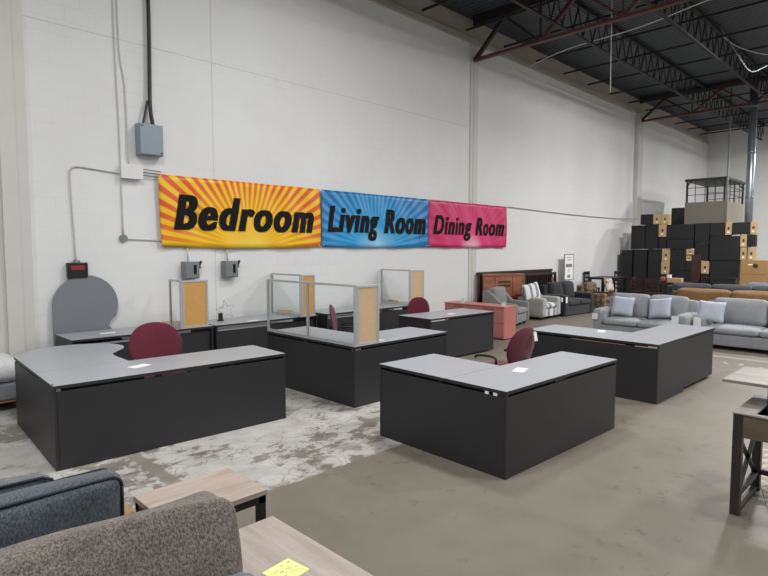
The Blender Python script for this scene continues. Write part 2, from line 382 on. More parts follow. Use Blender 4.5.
# roof
b = new(); box(b, -5, 31.1, -9, WY+.3, CZ, CZ+.1)
ceil = struct('ceiling', b, M['deck'])
for i in range(14):
    x = 8.15 + i*1.62
    b = new(); box(b, x-.018, x+.018, -8.5, WY-.08, 7.19, 7.235); struct('purlin', b, M['purlin'], parent=ceil)
for y in (6.43, 4.6, 2.77, .94, -.89, -2.72):
    b = new(); box(b, 0.5, 30.9, y-.05, y+.05, 7.50, 7.58); j = struct('joist', b, M['purlin'], parent=ceil)
    b = new(); box(b, 0.8, 30.6, y-.035, y+.035, 6.83, 6.87); struct('bottom_chord', b, M['primer_dark'], parent=j)
    b = new(); n = 60
    for k in range(n):
        x = 1.0+k*.5
        bar(b, (x, y, 6.87), (x+.25, y, 7.5), .025); bar(b, (x+.25, y, 7.5), (x+.5, y, 6.87), .025)
    struct('web', b, M['purlin'], parent=j)
def girder(X, zb, label):
    g = thing('roof_truss', label, 'roof truss', (X, WY, zb))
    L = lambda y: y-WY
    b = new()
    for s in (-1, 1):
        box(b, s*.03-.008, s*.03+.008, -17, -.06, -.02, .04)
    box(b, -.06, .06, -17, -.06, -.03, -.02)
    obj('bottom_chord', b, M['primer'], g)
    b = new(); box(b, -.08, .08, -17, -.06, CZ-zb-.2, CZ-zb-.02); obj('top_chord', b, M['primer_dark'], g)
    zt = CZ-zb-.2
    bot = [8.62]+[6.82-1.86*i for i in range(8)]; top = [7.76-1.86*i for i in range(8)]
    for i in range(8):
        m = M['primer_dark'] if i < 1 else M['primer']  # braces nearest the wall: shade there put into a darker colour
        b = new(); bar(b, (0, L(bot[i]), 0), (0, L(top[i]), zt), .085); obj('diagonal_brace', b, m, g)
        b = new(); bar(b, (0, L(top[i]), zt), (0, L(bot[i+1]), 0), .05); obj('diagonal_brace', b, m, g)
        b = new(); bar(b, (0, L(bot[i+1]), 0), (0, L(bot[i+1]), zt), .03); obj('vertical_strut', b, m, g)
girder(11.75, 6.58, 'reddish steel roof truss meeting the wall above the pink banner')
girder(22.25, 6.72, 'reddish steel roof truss at the far end above the carton wall')
def wire(name, label, cat, pts, r, m, n=5, group=None, sm=True):
    b = new(); o = Vector(pts[0]); P = [Vector(p)-o for p in pts]
    tube(b, smooth_path(P, n) if sm else P, r, 8); return tag(obj(name, b, m, None, o), label, cat, group)
wire('sprinkler_pipe', 'thin white pipe running below the roof deck', 'pipe', [(14.3, 8.6, 7.0), (13.65, 7.14, 6.95), (13.41, 5.27, 6.92), (12.9, 3.7, 6.9), (12.3, 1.2, 6.9)], .013, M['white_enamel'])
wire('hanging_cable', 'thin white cord hanging straight down from the near roof joists', 'cable', [(12.15, 5.37, 7.5), (12.15, 5.37, 6.8), (12.16, 5.36, 5.25)], .009, M['white_enamel'])
wire('hanging_cable', 'short thin white cord hanging in front of the far end wall', 'cable', [(24.9, 6.29, 7.4), (24.9, 6.29, 6.6), (24.9, 6.29, 5.6)], .012, M['white_enamel'])
wire('cable_loop', 'pale looped cable sagging under the roof at the upper right', 'cable', [(16.6, 4.5, 7.58), (17.2, 4.2, 6.9), (17.8, 4.05, 6.62), (18.1, 3.8, 6.75), (18.3, 3.4, 6.95)], .013, M['elec_dark'])
wire('cable_loop', 'upper of two pale cable loops under the roof at right', 'cable', [(16.9, 4.5, 7.4), (17.3, 4.2, 7.15), (17.9, 3.7, 7.0), (18.5, 3.1, 7.1)], .014, M['conduit'])
wire('hanging_string', 'thin dark string running from pink banner to far wall column', 'string', [(13.38, WY-.03, 3.05), (16.5, WY-.03, 3.0), (19.5, WY-.03, 2.99), (22.0, WY-.12, 3.03)], .009, M['grey_plastic'])

# ------------------------------------------------------------------ banners
def text_mesh(s, x0, x1, z0, z1, shear=.25, off=.02, bold=3):
    cu = bpy.data.curves.new('txt', 'FONT'); cu.body = s; cu.size = 1; cu.shear = shear; cu.offset = off; cu.extrude = .004; cu.resolution_u = 6
    cu.space_character = 1.18
    cu.fill_mode = 'BOTH'; o = bpy.data.objects.new('txt', cu); C.objects.link(o)
    bpy.context.view_layer.update()
    me = bpy.data.meshes.new_from_object(o.evaluated_get(bpy.context.evaluated_depsgraph_get()))
    bpy.data.objects.remove(o)
    xs = [v.co.x for v in me.vertices]; ys = [v.co.y for v in me.vertices]
    a, c, t = min(xs), max(xs), max(ys)
    b = new(); b.from_mesh(me); bpy.data.meshes.remove(me)
    for v in b.verts: v.co = Vector((x0+(v.co.x-a)/(c-a)*(x1-x0), -v.co.z, z0+v.co.y/t*(z1-z0)))
    for k in range(1, bold+1):
        g = bmesh.ops.duplicate(b, geom=[f for f in b.faces if not f.tag]+[], ) if k == 1 else bmesh.ops.duplicate(b, geom=src)
        src = [f for f in g['geom'] if isinstance(f, bmesh.types.BMFace)]
        for f in src: f.tag = True
        vs = set(v for f in src for v in f.verts)
        for v in vs: v.co.x += .009; v.co.y -= .0005
    return b
def ripple(u, v, ph): return .012*math.sin(u*5+ph)+.008*math.sin(u*11+v*6+ph*2)
def banner(x0, x1, mat, text, tx0, tx1, tz0, tz1, label, ph, off, sag):
    cx = (x0+x1)/2; cz = 2.5; w = x1-x0
    g = thing('banner', label, 'banner', (cx, WY-.06, cz), 0)
    b = new(); nx, nz = 48, 14; V = {}
    for i in range(nx+1):
        for j in range(nz+1):
            u = i/nx; v = j/nz; x = -w/2+u*w; z = -.555+v*1.10
            z += (-.015*math.sin(PI*u)*sag*(1-v)) ; x += (.03*(1-v) if u < .02 and sag > 1 else 0)
            V[i, j] = b.verts.new((x, ripple(x, z, ph), z))
    for i in range(nx):
        for j in range(nz):
            f = b.faces.new((V[i, j], V[i+1, j], V[i+1, j+1], V[i, j+1])); f.smooth = True
    sheet = obj('sheet', b, mat, g)
    md = sheet.modifiers.new('s', 'SOLIDIFY'); md.thickness = .003
    b = text_mesh(text, tx0-cx, tx1-cx, tz0-cz, tz1-cz, off=.018, bold=off)
    bmesh.ops.subdivide_edges(b, edges=[e for e in b.edges if e.calc_length() > .25], cuts=2)
    for v in b.verts: v.co.y += ripple(v.co.x, v.co.z, ph)-.008
    obj('lettering', b, M['ink_black'], g)
    b = new()
    for sx in (-1, 1):
        for sz in (-.52, .52):
            tube(b, [(sx*(w/2-.04), ripple(sx*(w/2-.04), sz, ph)-.006, sz), (sx*(w/2-.04), ripple(sx*(w/2-.04), sz, ph)+.004, sz)], .014, 10)
    obj('grommets', b, M['alu'], g)
banner(3.70, 6.87, M['banner_orange'], 'Bedroom', 3.93, 6.64, 2.22, 2.76, 'orange and yellow sunburst banner reading Bedroom', .3, 6, 2)
banner(6.89, 10.03, M['banner_blue'], 'Living Room', 7.03, 9.90, 2.25, 2.75, 'blue banner reading Living Room between the other two', 1.7, 5, 1)
banner(10.05, 13.28, M['banner_pink'], 'Dining Room', 10.22, 13.12, 2.26, 2.70, 'magenta pink banner reading Dining Room', 3.1, 3, .5)

# ------------------------------------------------------------------ wall equipment
e = thing('electrical_box', 'large blue grey electrical box high on wall fed by black conduit', 'electrical box', (3.58, WY, 3.53))
b = new(); box(b, -.18, .18, -.16, 0, -.23, .23, .006); obj('enclosure', b, M['elec'], e)
b = new(); box(b, -.17, .17, -.175, -.16, -.22, .22, .004); obj('cover', b, M['elec'], e)
b = new()
for p in ((-.14, .19), (.14, -.19)): tube(b, [(p[0], -.18, p[1]), (p[0], -.174, p[1])], .012, 10)
obj('screws', b, M['ink_black'], e)
wire('black_conduit', 'thick black cable dropping from the roof to the electrical box', 'cable', [(3.62, WY-.05, 6.9), (3.63, WY-.06, 5.4), (3.62, WY-.06, 4.6), (3.61, WY-.07, 4.05), (3.64, WY-.08, 3.76)], .03, M['black_plastic'])
wire('black_cable', 'thin black cable curving into the top of the electrical box', 'cable', [(3.575, WY-.06, 4.12), (3.53, WY-.07, 3.93), (3.49, WY-.08, 3.76)], .016, M['black_plastic'])
e = thing('junction_box', 'white junction box left of the orange banner', 'electrical box', (3.31, WY, 3.04))
b = new(); box(b, -.15, .15, -.09, 0, -.10, .10, .006); obj('enclosure', b, M['white_enamel'], e)
b = new(); box(b, -.16, .16, -.1, -.09, -.105, .105, .003); obj('cover', b, M['white_enamel'], e)
for k in range(3):
    wire('feeder_wire', ['uppermost', 'middle', 'lowest'][k]+' of three short wires from junction box to banner', 'cable', [(3.46, WY-.05, 3.10-k*.045), (3.6, WY-.05, 3.09-k*.045), (3.76, WY-.05, 3.08-k*.04)], .008, M['grey_plastic'])
wire('wall_conduit', 'thin left conduit running from roof down to the round cover', 'conduit', [(3.13, WY-.015, 6.95), (3.14, WY-.015, 5), (3.17, WY-.015, 3.6), (3.18, WY-.015, 2.11)], .010, M['conduit'])
wire('wall_conduit', 'thin right conduit dropping from roof into white junction box', 'conduit', [(3.19, WY-.015, 6.95), (3.20, WY-.015, 4.9), (3.27, WY-.015, 4.25), (3.28, WY-.03, 3.14)], .010, M['conduit'])
wire('wall_conduit', 'bent conduit between the red display and the junction box', 'conduit', [(2.53, WY-.02, 1.73), (2.51, WY-.02, 2.2), (2.49, WY-.02, 2.8), (2.49, WY-.02, 2.95), (2.53, WY-.02, 3.03), (2.62, WY-.02, 3.05), (3.0, WY-.02, 3.02), (3.16, WY-.02, 3.01)], .010, M['conduit'])
wire('wall_conduit', 'short horizontal conduit from the round cover behind the orange banner', 'conduit', [(3.22, WY-.02, 2.05), (3.5, WY-.02, 2.04), (3.76, WY-.02, 2.03)], .008, M['conduit'])
b = new(); tube(b, [(0, -.04, 0), (0, 0, 0)], .055, 16); tag(obj('round_cover', b, M['elec_dark'], None, (3.18, WY, 2.06)), 'small round grey cover on wall left of orange banner', 'junction cover')
def disconnect(x, label):
    e = thing('disconnect_switch', label, 'electrical switch', (x, WY, 1.565))
    b = new(); box(b, -.125, .125, -.13, 0, -.14, .135, .008); obj('enclosure', b, M['elec_dark'], e)
    b = new(); box(b, -.11, .11, -.14, -.13, -.125, .12, .004); obj('cover', b, M['elec_dark'], e)
    b = new(); box(b, .02, .07, -.143, -.139, -.07, .08); obj('warning_label', b, M['ink_black'], e)
    b = new(); bar(b, (.125, -.1, .05), (.17, -.1, .14), .03); box(b, .12, .15, -.12, -.06, .02, .08, .004); obj('handle', b, M['black_plastic'], e)
    b = new(); tube(b, [(-.03, -.05, .13), (-.03, -.03, .40)], .011, 8); obj('conduit', b, M['conduit'], e)
disconnect(4.19, 'grey disconnect switch on wall nearest the left glass partition')
disconnect(4.89, 'grey disconnect switch on wall, right of its twin')
e = thing('display_box', 'black box with red lit display above the leaning round tabletop', 'display', (2.53, WY, 1.61))
b = new(); box(b, -.13, .13, -.09, 0, -.11, .10, .012); obj('case', b, M['black_plastic'], e)
b = new(); box(b, -.09, .08, -.094, -.089, .0, .06); obj('screen', b, M['red_led'], e)
b = new(); box(b, -.04, -.01, -.05, -.02, .1, .14); box(b, .02, .04, -.05, -.02, .1, .13); obj('connector', b, M['elec_dark'], e)

# ------------------------------------------------------------------ desks
TH = .030; DZ = .74
def poly_rect(x0, x1, y0, y1): return [(x0, y0), (x1, y0), (x1, y1), (x0, y1)]
def worktop(root, name, poly):
    o = root.location; b = new()
    prism(b, [(p[0]-o.x, p[1]-o.y) for p in poly], DZ-TH, DZ, 'z', 0, 1)
    ob = obj(name, b, [M['edge'], M['laminate']], root); md = ob.modifiers.new('b', 'BEVEL'); md.width = .002; md.segments = 2; md.limit_method = 'ANGLE'
    return ob
def panel(root, name, x0, x1, y0, y1, z0=.002, z1=DZ-TH-.002, m='charcoal'):
    o = root.location; b = new(); box(b, x0-o.x, x1-o.x, y0-o.y, y1-o.y, z0, z1, .002); return obj(name, b, M[m], root)
def drawers(root, x0, x1, y0, y1, face):
    """pedestal under the top, drawer fronts on the given side"""
    o = root.location
    p = panel(root, 'pedestal', x0, x1, y0, y1, .03, DZ-TH-.003, 'charcoal_in')
    for k, (a, c) in enumerate(((.05, .34), (.35, .52), (.53, .69))):
        b = new()
        if face == '+y': box(b, x0+.01-o.x, x1-.01-o.x, y1-o.y, y1+.018-o.y, a, c, .002)
        if face == '-x': box(b, x0-.018-o.x, x0-o.x, y0+.01-o.y, y1-.01-o.y, a, c, .002)
        if face == '+x': box(b, x1-o.x, x1+.018-o.x, y0+.01-o.y, y1-.01-o.y, a, c, .002)
        d = obj('drawer', b, M['charcoal'], p)
        b = new(); mx, my = (x0+x1)/2-o.x, (y0+y1)/2-o.y
        if face == '+y': box(b, mx-.06, mx+.06, y1+.018-o.y, y1+.035-o.y, c-.05, c-.035, .002)
        if face == '-x': box(b, x0-.035-o.x, x0-.018-o.x, my-.06, my+.06, c-.05, c-.035, .002)
        if face == '+x': box(b, x1+.018-o.x, x1+.035-o.x, my-.06, my+.06, c-.05, c-.035, .002)
        obj('handle', b, M['black_metal'], d)
P = .022; SL = DZ-TH-.024
# A : front left, rounded end
A = thing('l_shaped_desk', 'charcoal and grey L shaped desk with rounded return end, front left', 'desk', (1.33, 5.25, 0))
worktop(A, 'worktop', poly_rect(1.33, 3.62, 5.25, 5.98))
curve = smooth_path([(2.18, 5.984, 0), (2.17, 6.45, 0), (2.25, 6.62, 0), (2.38, 6.80, 0), (2.44, 7.02, 0), (2.36, 7.27, 0), (2.12, 7.44, 0), (1.82, 7.48, 0), (1.55, 7.34, 0), (1.33, 7.04, 0)], 6)
worktop(A, 'return_top', [(1.33, 5.984)]+[(p.x, p.y) for p in curve])
panel(A, 'modesty_panel', 1.358, 3.594, 5.253, 5.253+P, z1=SL); panel(A, 'slot_backing', 2.75, 3.5, 5.30, 5.31, .55, DZ-TH-.002, 'black_plastic'); panel(A, 'slot_backing', 1.4, 2.1, 5.30, 5.31, .55, DZ-TH-.002, 'black_plastic')  # black sheets added behind the slots so the gaps look dark
panel(A, 'end_panel', 3.595, 3.617, 5.252, 5.97); panel(A, 'end_panel', 1.332, 1.356, 5.252, 5.876); panel(A, 'side_panel', 1.335, 1.357, 5.892, 7.03, z1=SL+.006)
panel(A, 'bracket', 2.2, 2.26, 5.272, 5.30, SL, DZ-TH); panel(A, 'bracket', 2.95, 3.0, 5.272, 5.30, SL, DZ-TH)
drawers(A, 3.2, 3.59, 5.35, 5.93, '+y')
b = new(); tube(b, [(.75, 1.85, 0), (.75, 1.85, DZ-TH)], .04, 16); obj('leg', b, M['black_metal'], A)
b = new(); box(b, .006-.001, .016, .04, .10, DZ-TH-.001, DZ+.0015); obj('edge_clip', b, M['black_plastic'], A)
A.location = (1.33, 5.31, 0); A.rotation_euler = (0, 0, math.radians(-2.7))
# B : front centre
B = thing('l_shaped_desk', 'charcoal and grey L shaped desk nearest the camera at centre', 'desk', (3.90, 2.45, 0))
worktop(B, 'worktop', poly_rect(3.90, 5.93, 2.45, 3.13)); worktop(B, 'return_top', poly_rect(3.90, 4.74, 3.133, 4.07))
panel(B, 'corner_post', 3.902, 3.927, 2.452, 2.475); panel(B, 'modesty_panel', 3.928, 5.90, 2.454, 2.476, z1=SL); panel(B, 'slot_backing', 4.0, 5.4, 2.51, 2.52, .55, DZ-TH-.002, 'black_plastic'); panel(B, 'slot_backing', 3.96, 3.97, 2.6, 4.0, .55, DZ-TH-.002, 'black_plastic'); panel(B, 'end_panel', 5.903, 5.925, 2.458, 3.12)  # black sheets behind both slots, added to darken them
panel(B, 'side_panel', 3.903, 3.925, 2.476, 4.035, z1=SL); panel(B, 'end_panel', 3.906, 4.72, 4.04, 4.062)
panel(B, 'bracket', 3.90+.01, 3.94, 2.46, 2.52, SL, DZ-TH); panel(B, 'bracket', 3.912, 3.94, 3.2, 3.24, SL, DZ-TH); panel(B, 'bracket', 4.7, 4.9, 2.47, 2.49, SL, DZ-TH)
drawers(B, 5.5, 5.9, 2.55, 3.08, '+y'); drawers(B, 4.0, 4.65, 3.65, 4.03, '+x')
b = new(); box(b, .0, .004, .10, .14, .685, .71); box(b, .0, .004, .19, .23, .685, .71); obj('white_clip', b, M['white_paper'], B)['label'] = 'white plastic clips'
B.location = (3.90, 2.51, 0); B.rotation_euler = (0, 0, math.radians(-1.8)); B.scale = (.985, .95, 1)
# C : right
Cd = thing('l_shaped_desk', 'long charcoal L shaped desk at right in front of the grey sofas', 'desk', (7.15, 2.44, 0))
worktop(Cd, 'worktop', poly_rect(7.15, 9.38, 2.44, 3.12)); worktop(Cd, 'return_top', poly_rect(7.15, 7.96, 3.123, 4.35))
panel(Cd, 'side_panel', 7.153, 7.175, 2.443, 4.315, z1=SL); panel(Cd, 'slot_backing', 7.22, 7.23, 2.6, 4.2, .55, DZ-TH-.002, 'black_plastic'); panel(Cd, 'end_panel', 7.156, 7.94, 4.32, 4.342)  # added black sheet darkens the side slot
panel(Cd, 'modesty_panel', 7.176, 8.08, 2.443, 2.465); panel(Cd, 'modesty_panel', 8.10, 9.34, 2.456, 2.478, z1=SL+.01, z0=.04); panel(Cd, 'end_panel', 9.345, 9.367, 2.456, 3.10, z0=.04)
drawers(Cd, 8.95, 9.33, 2.55, 3.05, '+y')
b = new(); box(b, .004, .006, .1, .3, SL-.02, SL+.012); box(b, .0, .003, .42, 1.2, SL+.001, SL+.006); obj('edge_strip', b, M['carton'], Cd)['label'] = 'bare wood coloured strip'
Cd.location = (7.15, 2.47, 0); Cd.rotation_euler = (0, 0, math.radians(-.8)); Cd.scale = (.98, .955, 1)
# D : middle with glass
D = thing('l_shaped_desk', 'charcoal L shaped desk carrying the long two pane glass partition', 'desk', (4.43, 4.96, 0))
worktop(D, 'worktop', poly_rect(4.43, 6.18, 4.96, 5.69)); worktop(D, 'return_top', poly_rect(4.43, 5.15, 5.693, 6.83))
panel(D, 'side_panel', 4.433, 4.455, 4.963, 6.80, z1=SL); panel(D, 'slot_backing', 4.50, 4.51, 5.1, 6.7, .55, DZ-TH-.002, 'black_plastic'); panel(D, 'slot_backing', 4.6, 5.7, 5.02, 5.03, .55, DZ-TH-.002, 'black_plastic'); panel(D, 'modesty_panel', 4.456, 6.14, 4.963, 4.985, z1=SL); panel(D, 'end_panel', 6.15, 6.172, 4.968, 5.68); panel(D, 'end_panel', 4.437, 5.13, 6.80, 6.822)  # two added black sheets keep these slots dark
panel(D, 'bracket', 4.438, 4.46, 4.97, 5.0, SL, DZ-TH); panel(D, 'bracket', 4.438, 4.46, 5.9, 5.96, SL, DZ-TH)
drawers(D, 5.75, 6.14, 5.05, 5.64, '+y')
# E : back right rectangular
E_ = thing('desk', 'charcoal rectangular desk with grey top beside the salmon cabinet', 'desk', (7.10, 6.05, 0))
worktop(E_, 'worktop', poly_rect(7.10, 8.98, 6.05, 6.82)); panel(E_, 'modesty_panel', 7.13, 8.95, 6.062, 6.084, z1=SL, z0=.03); panel(E_, 'end_panel', 7.107, 7.129, 6.058, 6.81); panel(E_, 'end_panel', 8.95, 8.972, 6.058, 6.81, z0=.03)
drawers(E_, 8.5, 8.94, 6.15, 6.77, '+y'); E_.scale = (.93, 1, 1); E_.rotation_euler = (0, 0, math.radians(-2))
# back row along the wall
def wall_desk(x0, x1, label):
    g = thing('desk', label, 'desk', (x0, 7.85, 0))
    worktop(g, 'worktop', poly_rect(x0, x1, 7.85, 8.57))
    panel(g, 'modesty_panel', x0+.03, x1-.03, 7.90, 7.922, z1=SL-.02); panel(g, 'end_panel', x0+.006, x0+.028, 7.858, 8.56); panel(g, 'end_panel', x1-.028, x1-.006, 7.858, 8.56)
    b = new(); box(b, .05, (x1-x0)*.5, .047, .05, SL-.045, SL-.022); obj('cable_tray_strip', b, M['alu'], g)
wall_desk(2.20, 4.16, 'grey topped wall desk behind the leaning round tabletop, farthest left')
wall_desk(4.20, 6.15, 'grey topped wall desk holding the wire star, below the switches')
wall_desk(6.36, 9.10, 'grey topped wall desk under the blue banner behind the middle chair')

# ------------------------------------------------------------------ glass partitions
def partition(x, y0, y1, xc, z1, label, cork, panes):
    """glass run along Y at x from y0 to y1, cork return along X to xc at y0"""
    g = thing('glass_partition', label, 'partition', (x, y0, DZ)); h = z1-DZ; w = .028
    b = new(); L = y1-y0
    box(b, -w/2, w/2, 0, L, 0, w, .002); box(b, -w/2, w/2, 0, L, h-w, h, .002)
    for k in range(panes+1):
        yy = k*(L-w)/panes
        box(b, -w/2, w/2, yy, yy+w, w, h-w)
    obj('frame', b, M['alu'], g)
    for k in range(panes):
        b = new(); a = k*(L-w)/panes+w; c = (k+1)*(L-w)/panes; box(b, -.003, .003, a, c, w, h-w); obj('glass_pane', b, M['glass'], g)
    cf = new(); X1 = xc-x
    box(cf, w/2+.002, X1, -.004, w, 0, w, .002); box(cf, w/2+.002, X1, -.004, w, h-w-.01, h-.01, .002)
    box(cf, w/2+.002, w*1.5, -.004, w, w, h-w-.01); box(cf, X1-w, X1, -.004, w, w, h-w-.01)
    f = obj('board_frame', cf, M['alu'], g)
    b = new(); box(b, w*1.5, X1-w, .004, .02, w, h-w-.01); obj('cork_board', b, M[cork], f)
partition(4.475, 4.98, 6.86, 4.86, 1.475, 'long silver framed glass partition with two panes and cork end, middle desk', 'cork_pale', 2)
partition(3.67, 7.87, 8.25, 4.09, 1.45, 'leftmost silver framed glass partition with bright orange cork board', 'cork', 1)
partition(5.74, 7.78, 8.67, 6.04, 1.47, 'silver framed glass partition on wall desk seen behind the long partition', 'cork', 1)
partition(8.52, 7.82, 8.67, 8.95, 1.475, 'silver framed glass partition below the join of blue and pink banners', 'cork_pale', 1)
for x, y, lb_ in ((3.78, 8.40, 'low tan cork offcut behind the leftmost glass partition'), (5.93, 8.50, 'low tan cork offcut at the wall behind the second wall partition'), (8.75, 8.50, 'low tan cork offcut at the wall behind the rightmost partition')):
    b = new(); prism(b, [(-.17, 0), (.17, 0), (.12, .045), (-.17, .075)], -.01, .01, 'y'); tag(obj('cork_strip', b, M['cork_pale'], None, (x, y, DZ)), lb_, 'cork strip')
# wire star and black gadget on the wall desk
sx, sz, R_ = 4.93, 1.02, .17
P5 = []
for k in range(11):
    a = PI/2 + .18 + k*PI/5; r = R_ if k % 2 == 0 else R_*.42
    P5.append((r*math.cos(a), 0.015*math.sin(k*.6), r*math.sin(a)))
b = new(); tube(b, P5, .006, 6); mz = min(v.co.z for v in b.verts)
tag(obj('wire_star', b, M['alu'], None, (4.66, 8.38, DZ-mz)), 'thin silver wire star standing on the wall desk', 'ornament')
g = thing('desk_phone', 'small black upright gadget beside the wire star', 'gadget', (4.52, 8.30, DZ))
b = new(); box(b, -.045, .045, -.03, .03, 0, .02, .004); obj('base', b, M['black_plastic'], g)
b = new(); box(b, -.038, .038, -.012, .012, .02, .13, .008); obj('body', b, M['black_plastic'], g)
def paper(x, y, z, w, d, rz, label, m='white_paper', cat='price tag'):
    b = new(); box(b, -w/2, w/2, -d/2, d/2, 0, .002)
    o = obj('paper_slip', b, M[m], None, (x, y, z+.0008), (0, 0, rz)); return tag(o, label, cat)
paper(2.18, 5.64, DZ, .20, .12, .3, 'white paper slip on the front left desk')
paper(4.70, 2.88, DZ, .20, .11, .3, 'white paper slip on the nearest centre desk')
paper(7.75, 3.45, DZ, .2, .1, .4, 'white paper slip on the right hand desk')
paper(2.75, 8.2, DZ, .2, .1, 0, 'white paper slip on the farthest left wall desk')
paper(7.95, 6.3, DZ, .2, .1, .2, 'white paper slip on the desk beside the salmon cabinet')
paper(4.9, 7.95, DZ, .2, .1, .1, 'white paper slip at the front edge of the star desk')
paper(5.0, 5.1, DZ, .12, .08, .1, 'white paper slip right of the long partition cork board')

# leaning tabletop
cx_, cz_, r_ = 2.63, 1.10, .43
pts = [(cx_-r_, 0.0), (3.35, 0.0), (3.35, .30), (3.12, .55), (2.98, .70), (2.925, .79), (2.945, .86)]
a0 = math.atan2(.86-cz_, 2.945-cx_)
a0 = -.42
for k in range(0, 33):
    a = a0 + (PI-a0)*k/32; pts.append((cx_+r_*math.cos(a), cz_+r_*math.sin(a)))
b = new(); prism(b, [(p[0]-2.65, p[1]) for p in pts], -.014, .014, 'y'); xf(b, Matrix.Rotation(math.radians(-.8), 4, 'X'))
tag(obj('tabletop', b, [M['laminate_dark']], None, (2.65, 8.635, .0)), 'spare grey round ended tabletop leaning upright against the wall', 'tabletop')

# ------------------------------------------------------------------ task chair (faces +X locally)
def make_chair(label):
    g = thing('task_chair', label, 'chair', group=None)
    b = new(); cush(b, -.23, .25, -.24, .24, .43, .51, .04, (0, 0, .015)); obj('seat', b, M['burgundy'], g)
    b = new()
    # rounded shell backrest: ellipse in YZ with thickness, curved round the sitter
    n = 28; rings = 9; W, Hh, T = .275, .285, .05; zc = .765
    prev = None
    for s in (1, -1):
        grid = []
        for i in range(rings+1):
            rr = math.sin(i/rings*PI/2); th = T/2*math.sqrt(max(0, 1-rr**2.6))+ (.0)
            row = []
            for k in range(n):
                a = 2*PI*k/n; ca, sa = math.cos(a), math.sin(a)
                e = 2.3; q = (abs(ca)**e+abs(sa)**e)**(-1/e)
                y = W*rr*ca*q; z = Hh*rr*sa*q
                z += (0.0)
                x = -.27 + .5*y*y - .16*z + .25*z*z*0
                row.append(b.verts.new((x+s*th, y*(1-.18*max(0, -z/Hh)), zc+z)))
                if i == 0: break
            grid.append(row)
        for k in range(n):
            f = b.faces.new((grid[0][0], grid[1][k], grid[1][(k+1) % n]) if s > 0 else (grid[0][0], grid[1][(k+1) % n], grid[1][k])); f.smooth = True
        for i in range(1, rings):
            for k in range(n):
                q = (grid[i][k], grid[i+1][k], grid[i+1][(k+1) % n], grid[i][(k+1) % n])
                f = b.faces.new(q if s > 0 else q[::-1]); f.smooth = True
    bmesh.ops.remove_doubles(b, verts=b.verts[:], dist=.0005)
    obj('backrest', b, M['burgundy'], g)
    b = new(); tube(b, smooth_path([(-.05, 0, .42), (-.22, 0, .40), (-.30, 0, .46), (-.31, 0, .66)], 5), .022, 8); obj('back_support', b, M['black_plastic'], g)
    for s in (-1, 1):
        b = new(); tube(b, smooth_path([(-.12, s*.18, .43), (-.1, s*.30, .46), (-.12, s*.32, .60), (-.1, s*.31, .66), (.02, s*.31, .675), (.16, s*.30, .66), (.21, s*.29, .63)], 5), [.016]*31, 8); obj('armrest', b, M['black_plastic'], g)
    b = new(); tube(b, [(0, 0, .10), (0, 0, .26), (0, 0, .26), (0, 0, .42)], [.035, .035, .022, .022], 14); obj('gas_column', b, M['black_metal'], g)
    for k in range(5):
        a = 2*PI*k/5+.3
        b = new(); bar(b, (0, 0, .13), (.29*math.cos(a), .29*math.sin(a), .085), .045, .03); l = obj('leg', b, M['black_plastic'], g)
        b = new(); x, y = .29*math.cos(a), .29*math.sin(a)
        tube(b, [(x-.022*math.sin(a), y+.022*math.cos(a), .03), (x+.022*math.sin(a), y-.022*math.cos(a), .03)], .03, 14); tube(b, [(x, y, .04), (x, y, .09)], .01, 8); obj('caster', b, M['black_plastic'], l)
    return g
GC = 'burgundy office chairs'
c1 = make_chair('burgundy rounded task chair behind the front left desk'); c1['group'] = GC
c1.location = (2.65, 6.22, 0); c1.rotation_euler = (0, 0, math.radians(-100)); c1.scale = (1.04, 1.08, 1)
c2 = dup(c1, (7.88, 7.08, 0), math.radians(-150), 'burgundy task chair behind the desk beside the salmon cabinet', GC); c2.scale = (.88, .8, .93)
c3 = dup(c1, (6.25, 7.18, 0), math.radians(-48), 'burgundy task chair seen through the long glass partition', GC); c3.scale = (.92, .9, .92)
c4 = dup(c1, (5.90, 3.84, 0), math.radians(88), 'burgundy task chair with white tag, behind the nearest centre desk', GC); c4.scale = (1, 1.05, .93)
b = new(); box(b, -.03, .03, -.001, .001, -.12, .0)
xf(b, Matrix.Rotation(math.radians(10), 4, 'X')); tg = obj('hang_tag', b, M['white_paper'], c4, (-.345, -.12, .98), (0, 0, PI/2)); tg['label'] = 'white paper tag'
b = new(); box(b, -.02, .02, -.001, .001, -.1, .0); tg = obj('hang_tag', b, M['white_paper'], c3, (-.36, .0, 1.0), (0, 0, PI/2)); tg['label'] = 'white paper tag'

# ------------------------------------------------------------------ salmon cabinet
g = thing('filing_cabinet', 'salmon pink steel lateral cabinet with drawers by the armchair', 'cabinet', (9.98, 6.52, 0))
b = new(); box(b, .02, .46, 0, 1.58, .02, .67, .003); obj('body', b, M['pink'], g)
b = new(); box(b, 0, .47, -.005, 1.585, .672, .70, .004); obj('top', b, M['pink'], g)
for i in range(2):
    for k, (a, c) in enumerate(((.04, .345), (.355, .655))):
        b = new(); y0 = .01+i*.785; box(b, .0, .019, y0, y0+.775, a, c, .003); d = obj('drawer', b, M['pink'], g)
        b = new(); box(b, -.004, .001, y0+.24, y0+.50, c-.03, c-.018); obj('pull_slot', b, M['ink'], d)
b = new(); box(b, .03, .44, .02, 1.56, 0, .02); obj('plinth', b, M['black_metal'], g)
def card(x, y, z, rz, label, w=.09, h=.11):
    b = new(); box(b, -w/2, w/2, -.002, .002, 0, h); o = obj('price_card', b, M['white_paper'], None, (x, y, z), (0, 0, rz)); return tag(o, label, 'price tag')
card(10.02, 7.62, .702, PI/2, 'white card standing on the far end of the salmon cabinet')
card(10.03, 6.56, .702, PI/2, 'white card standing on the near corner of the salmon cabinet', .1, .09)

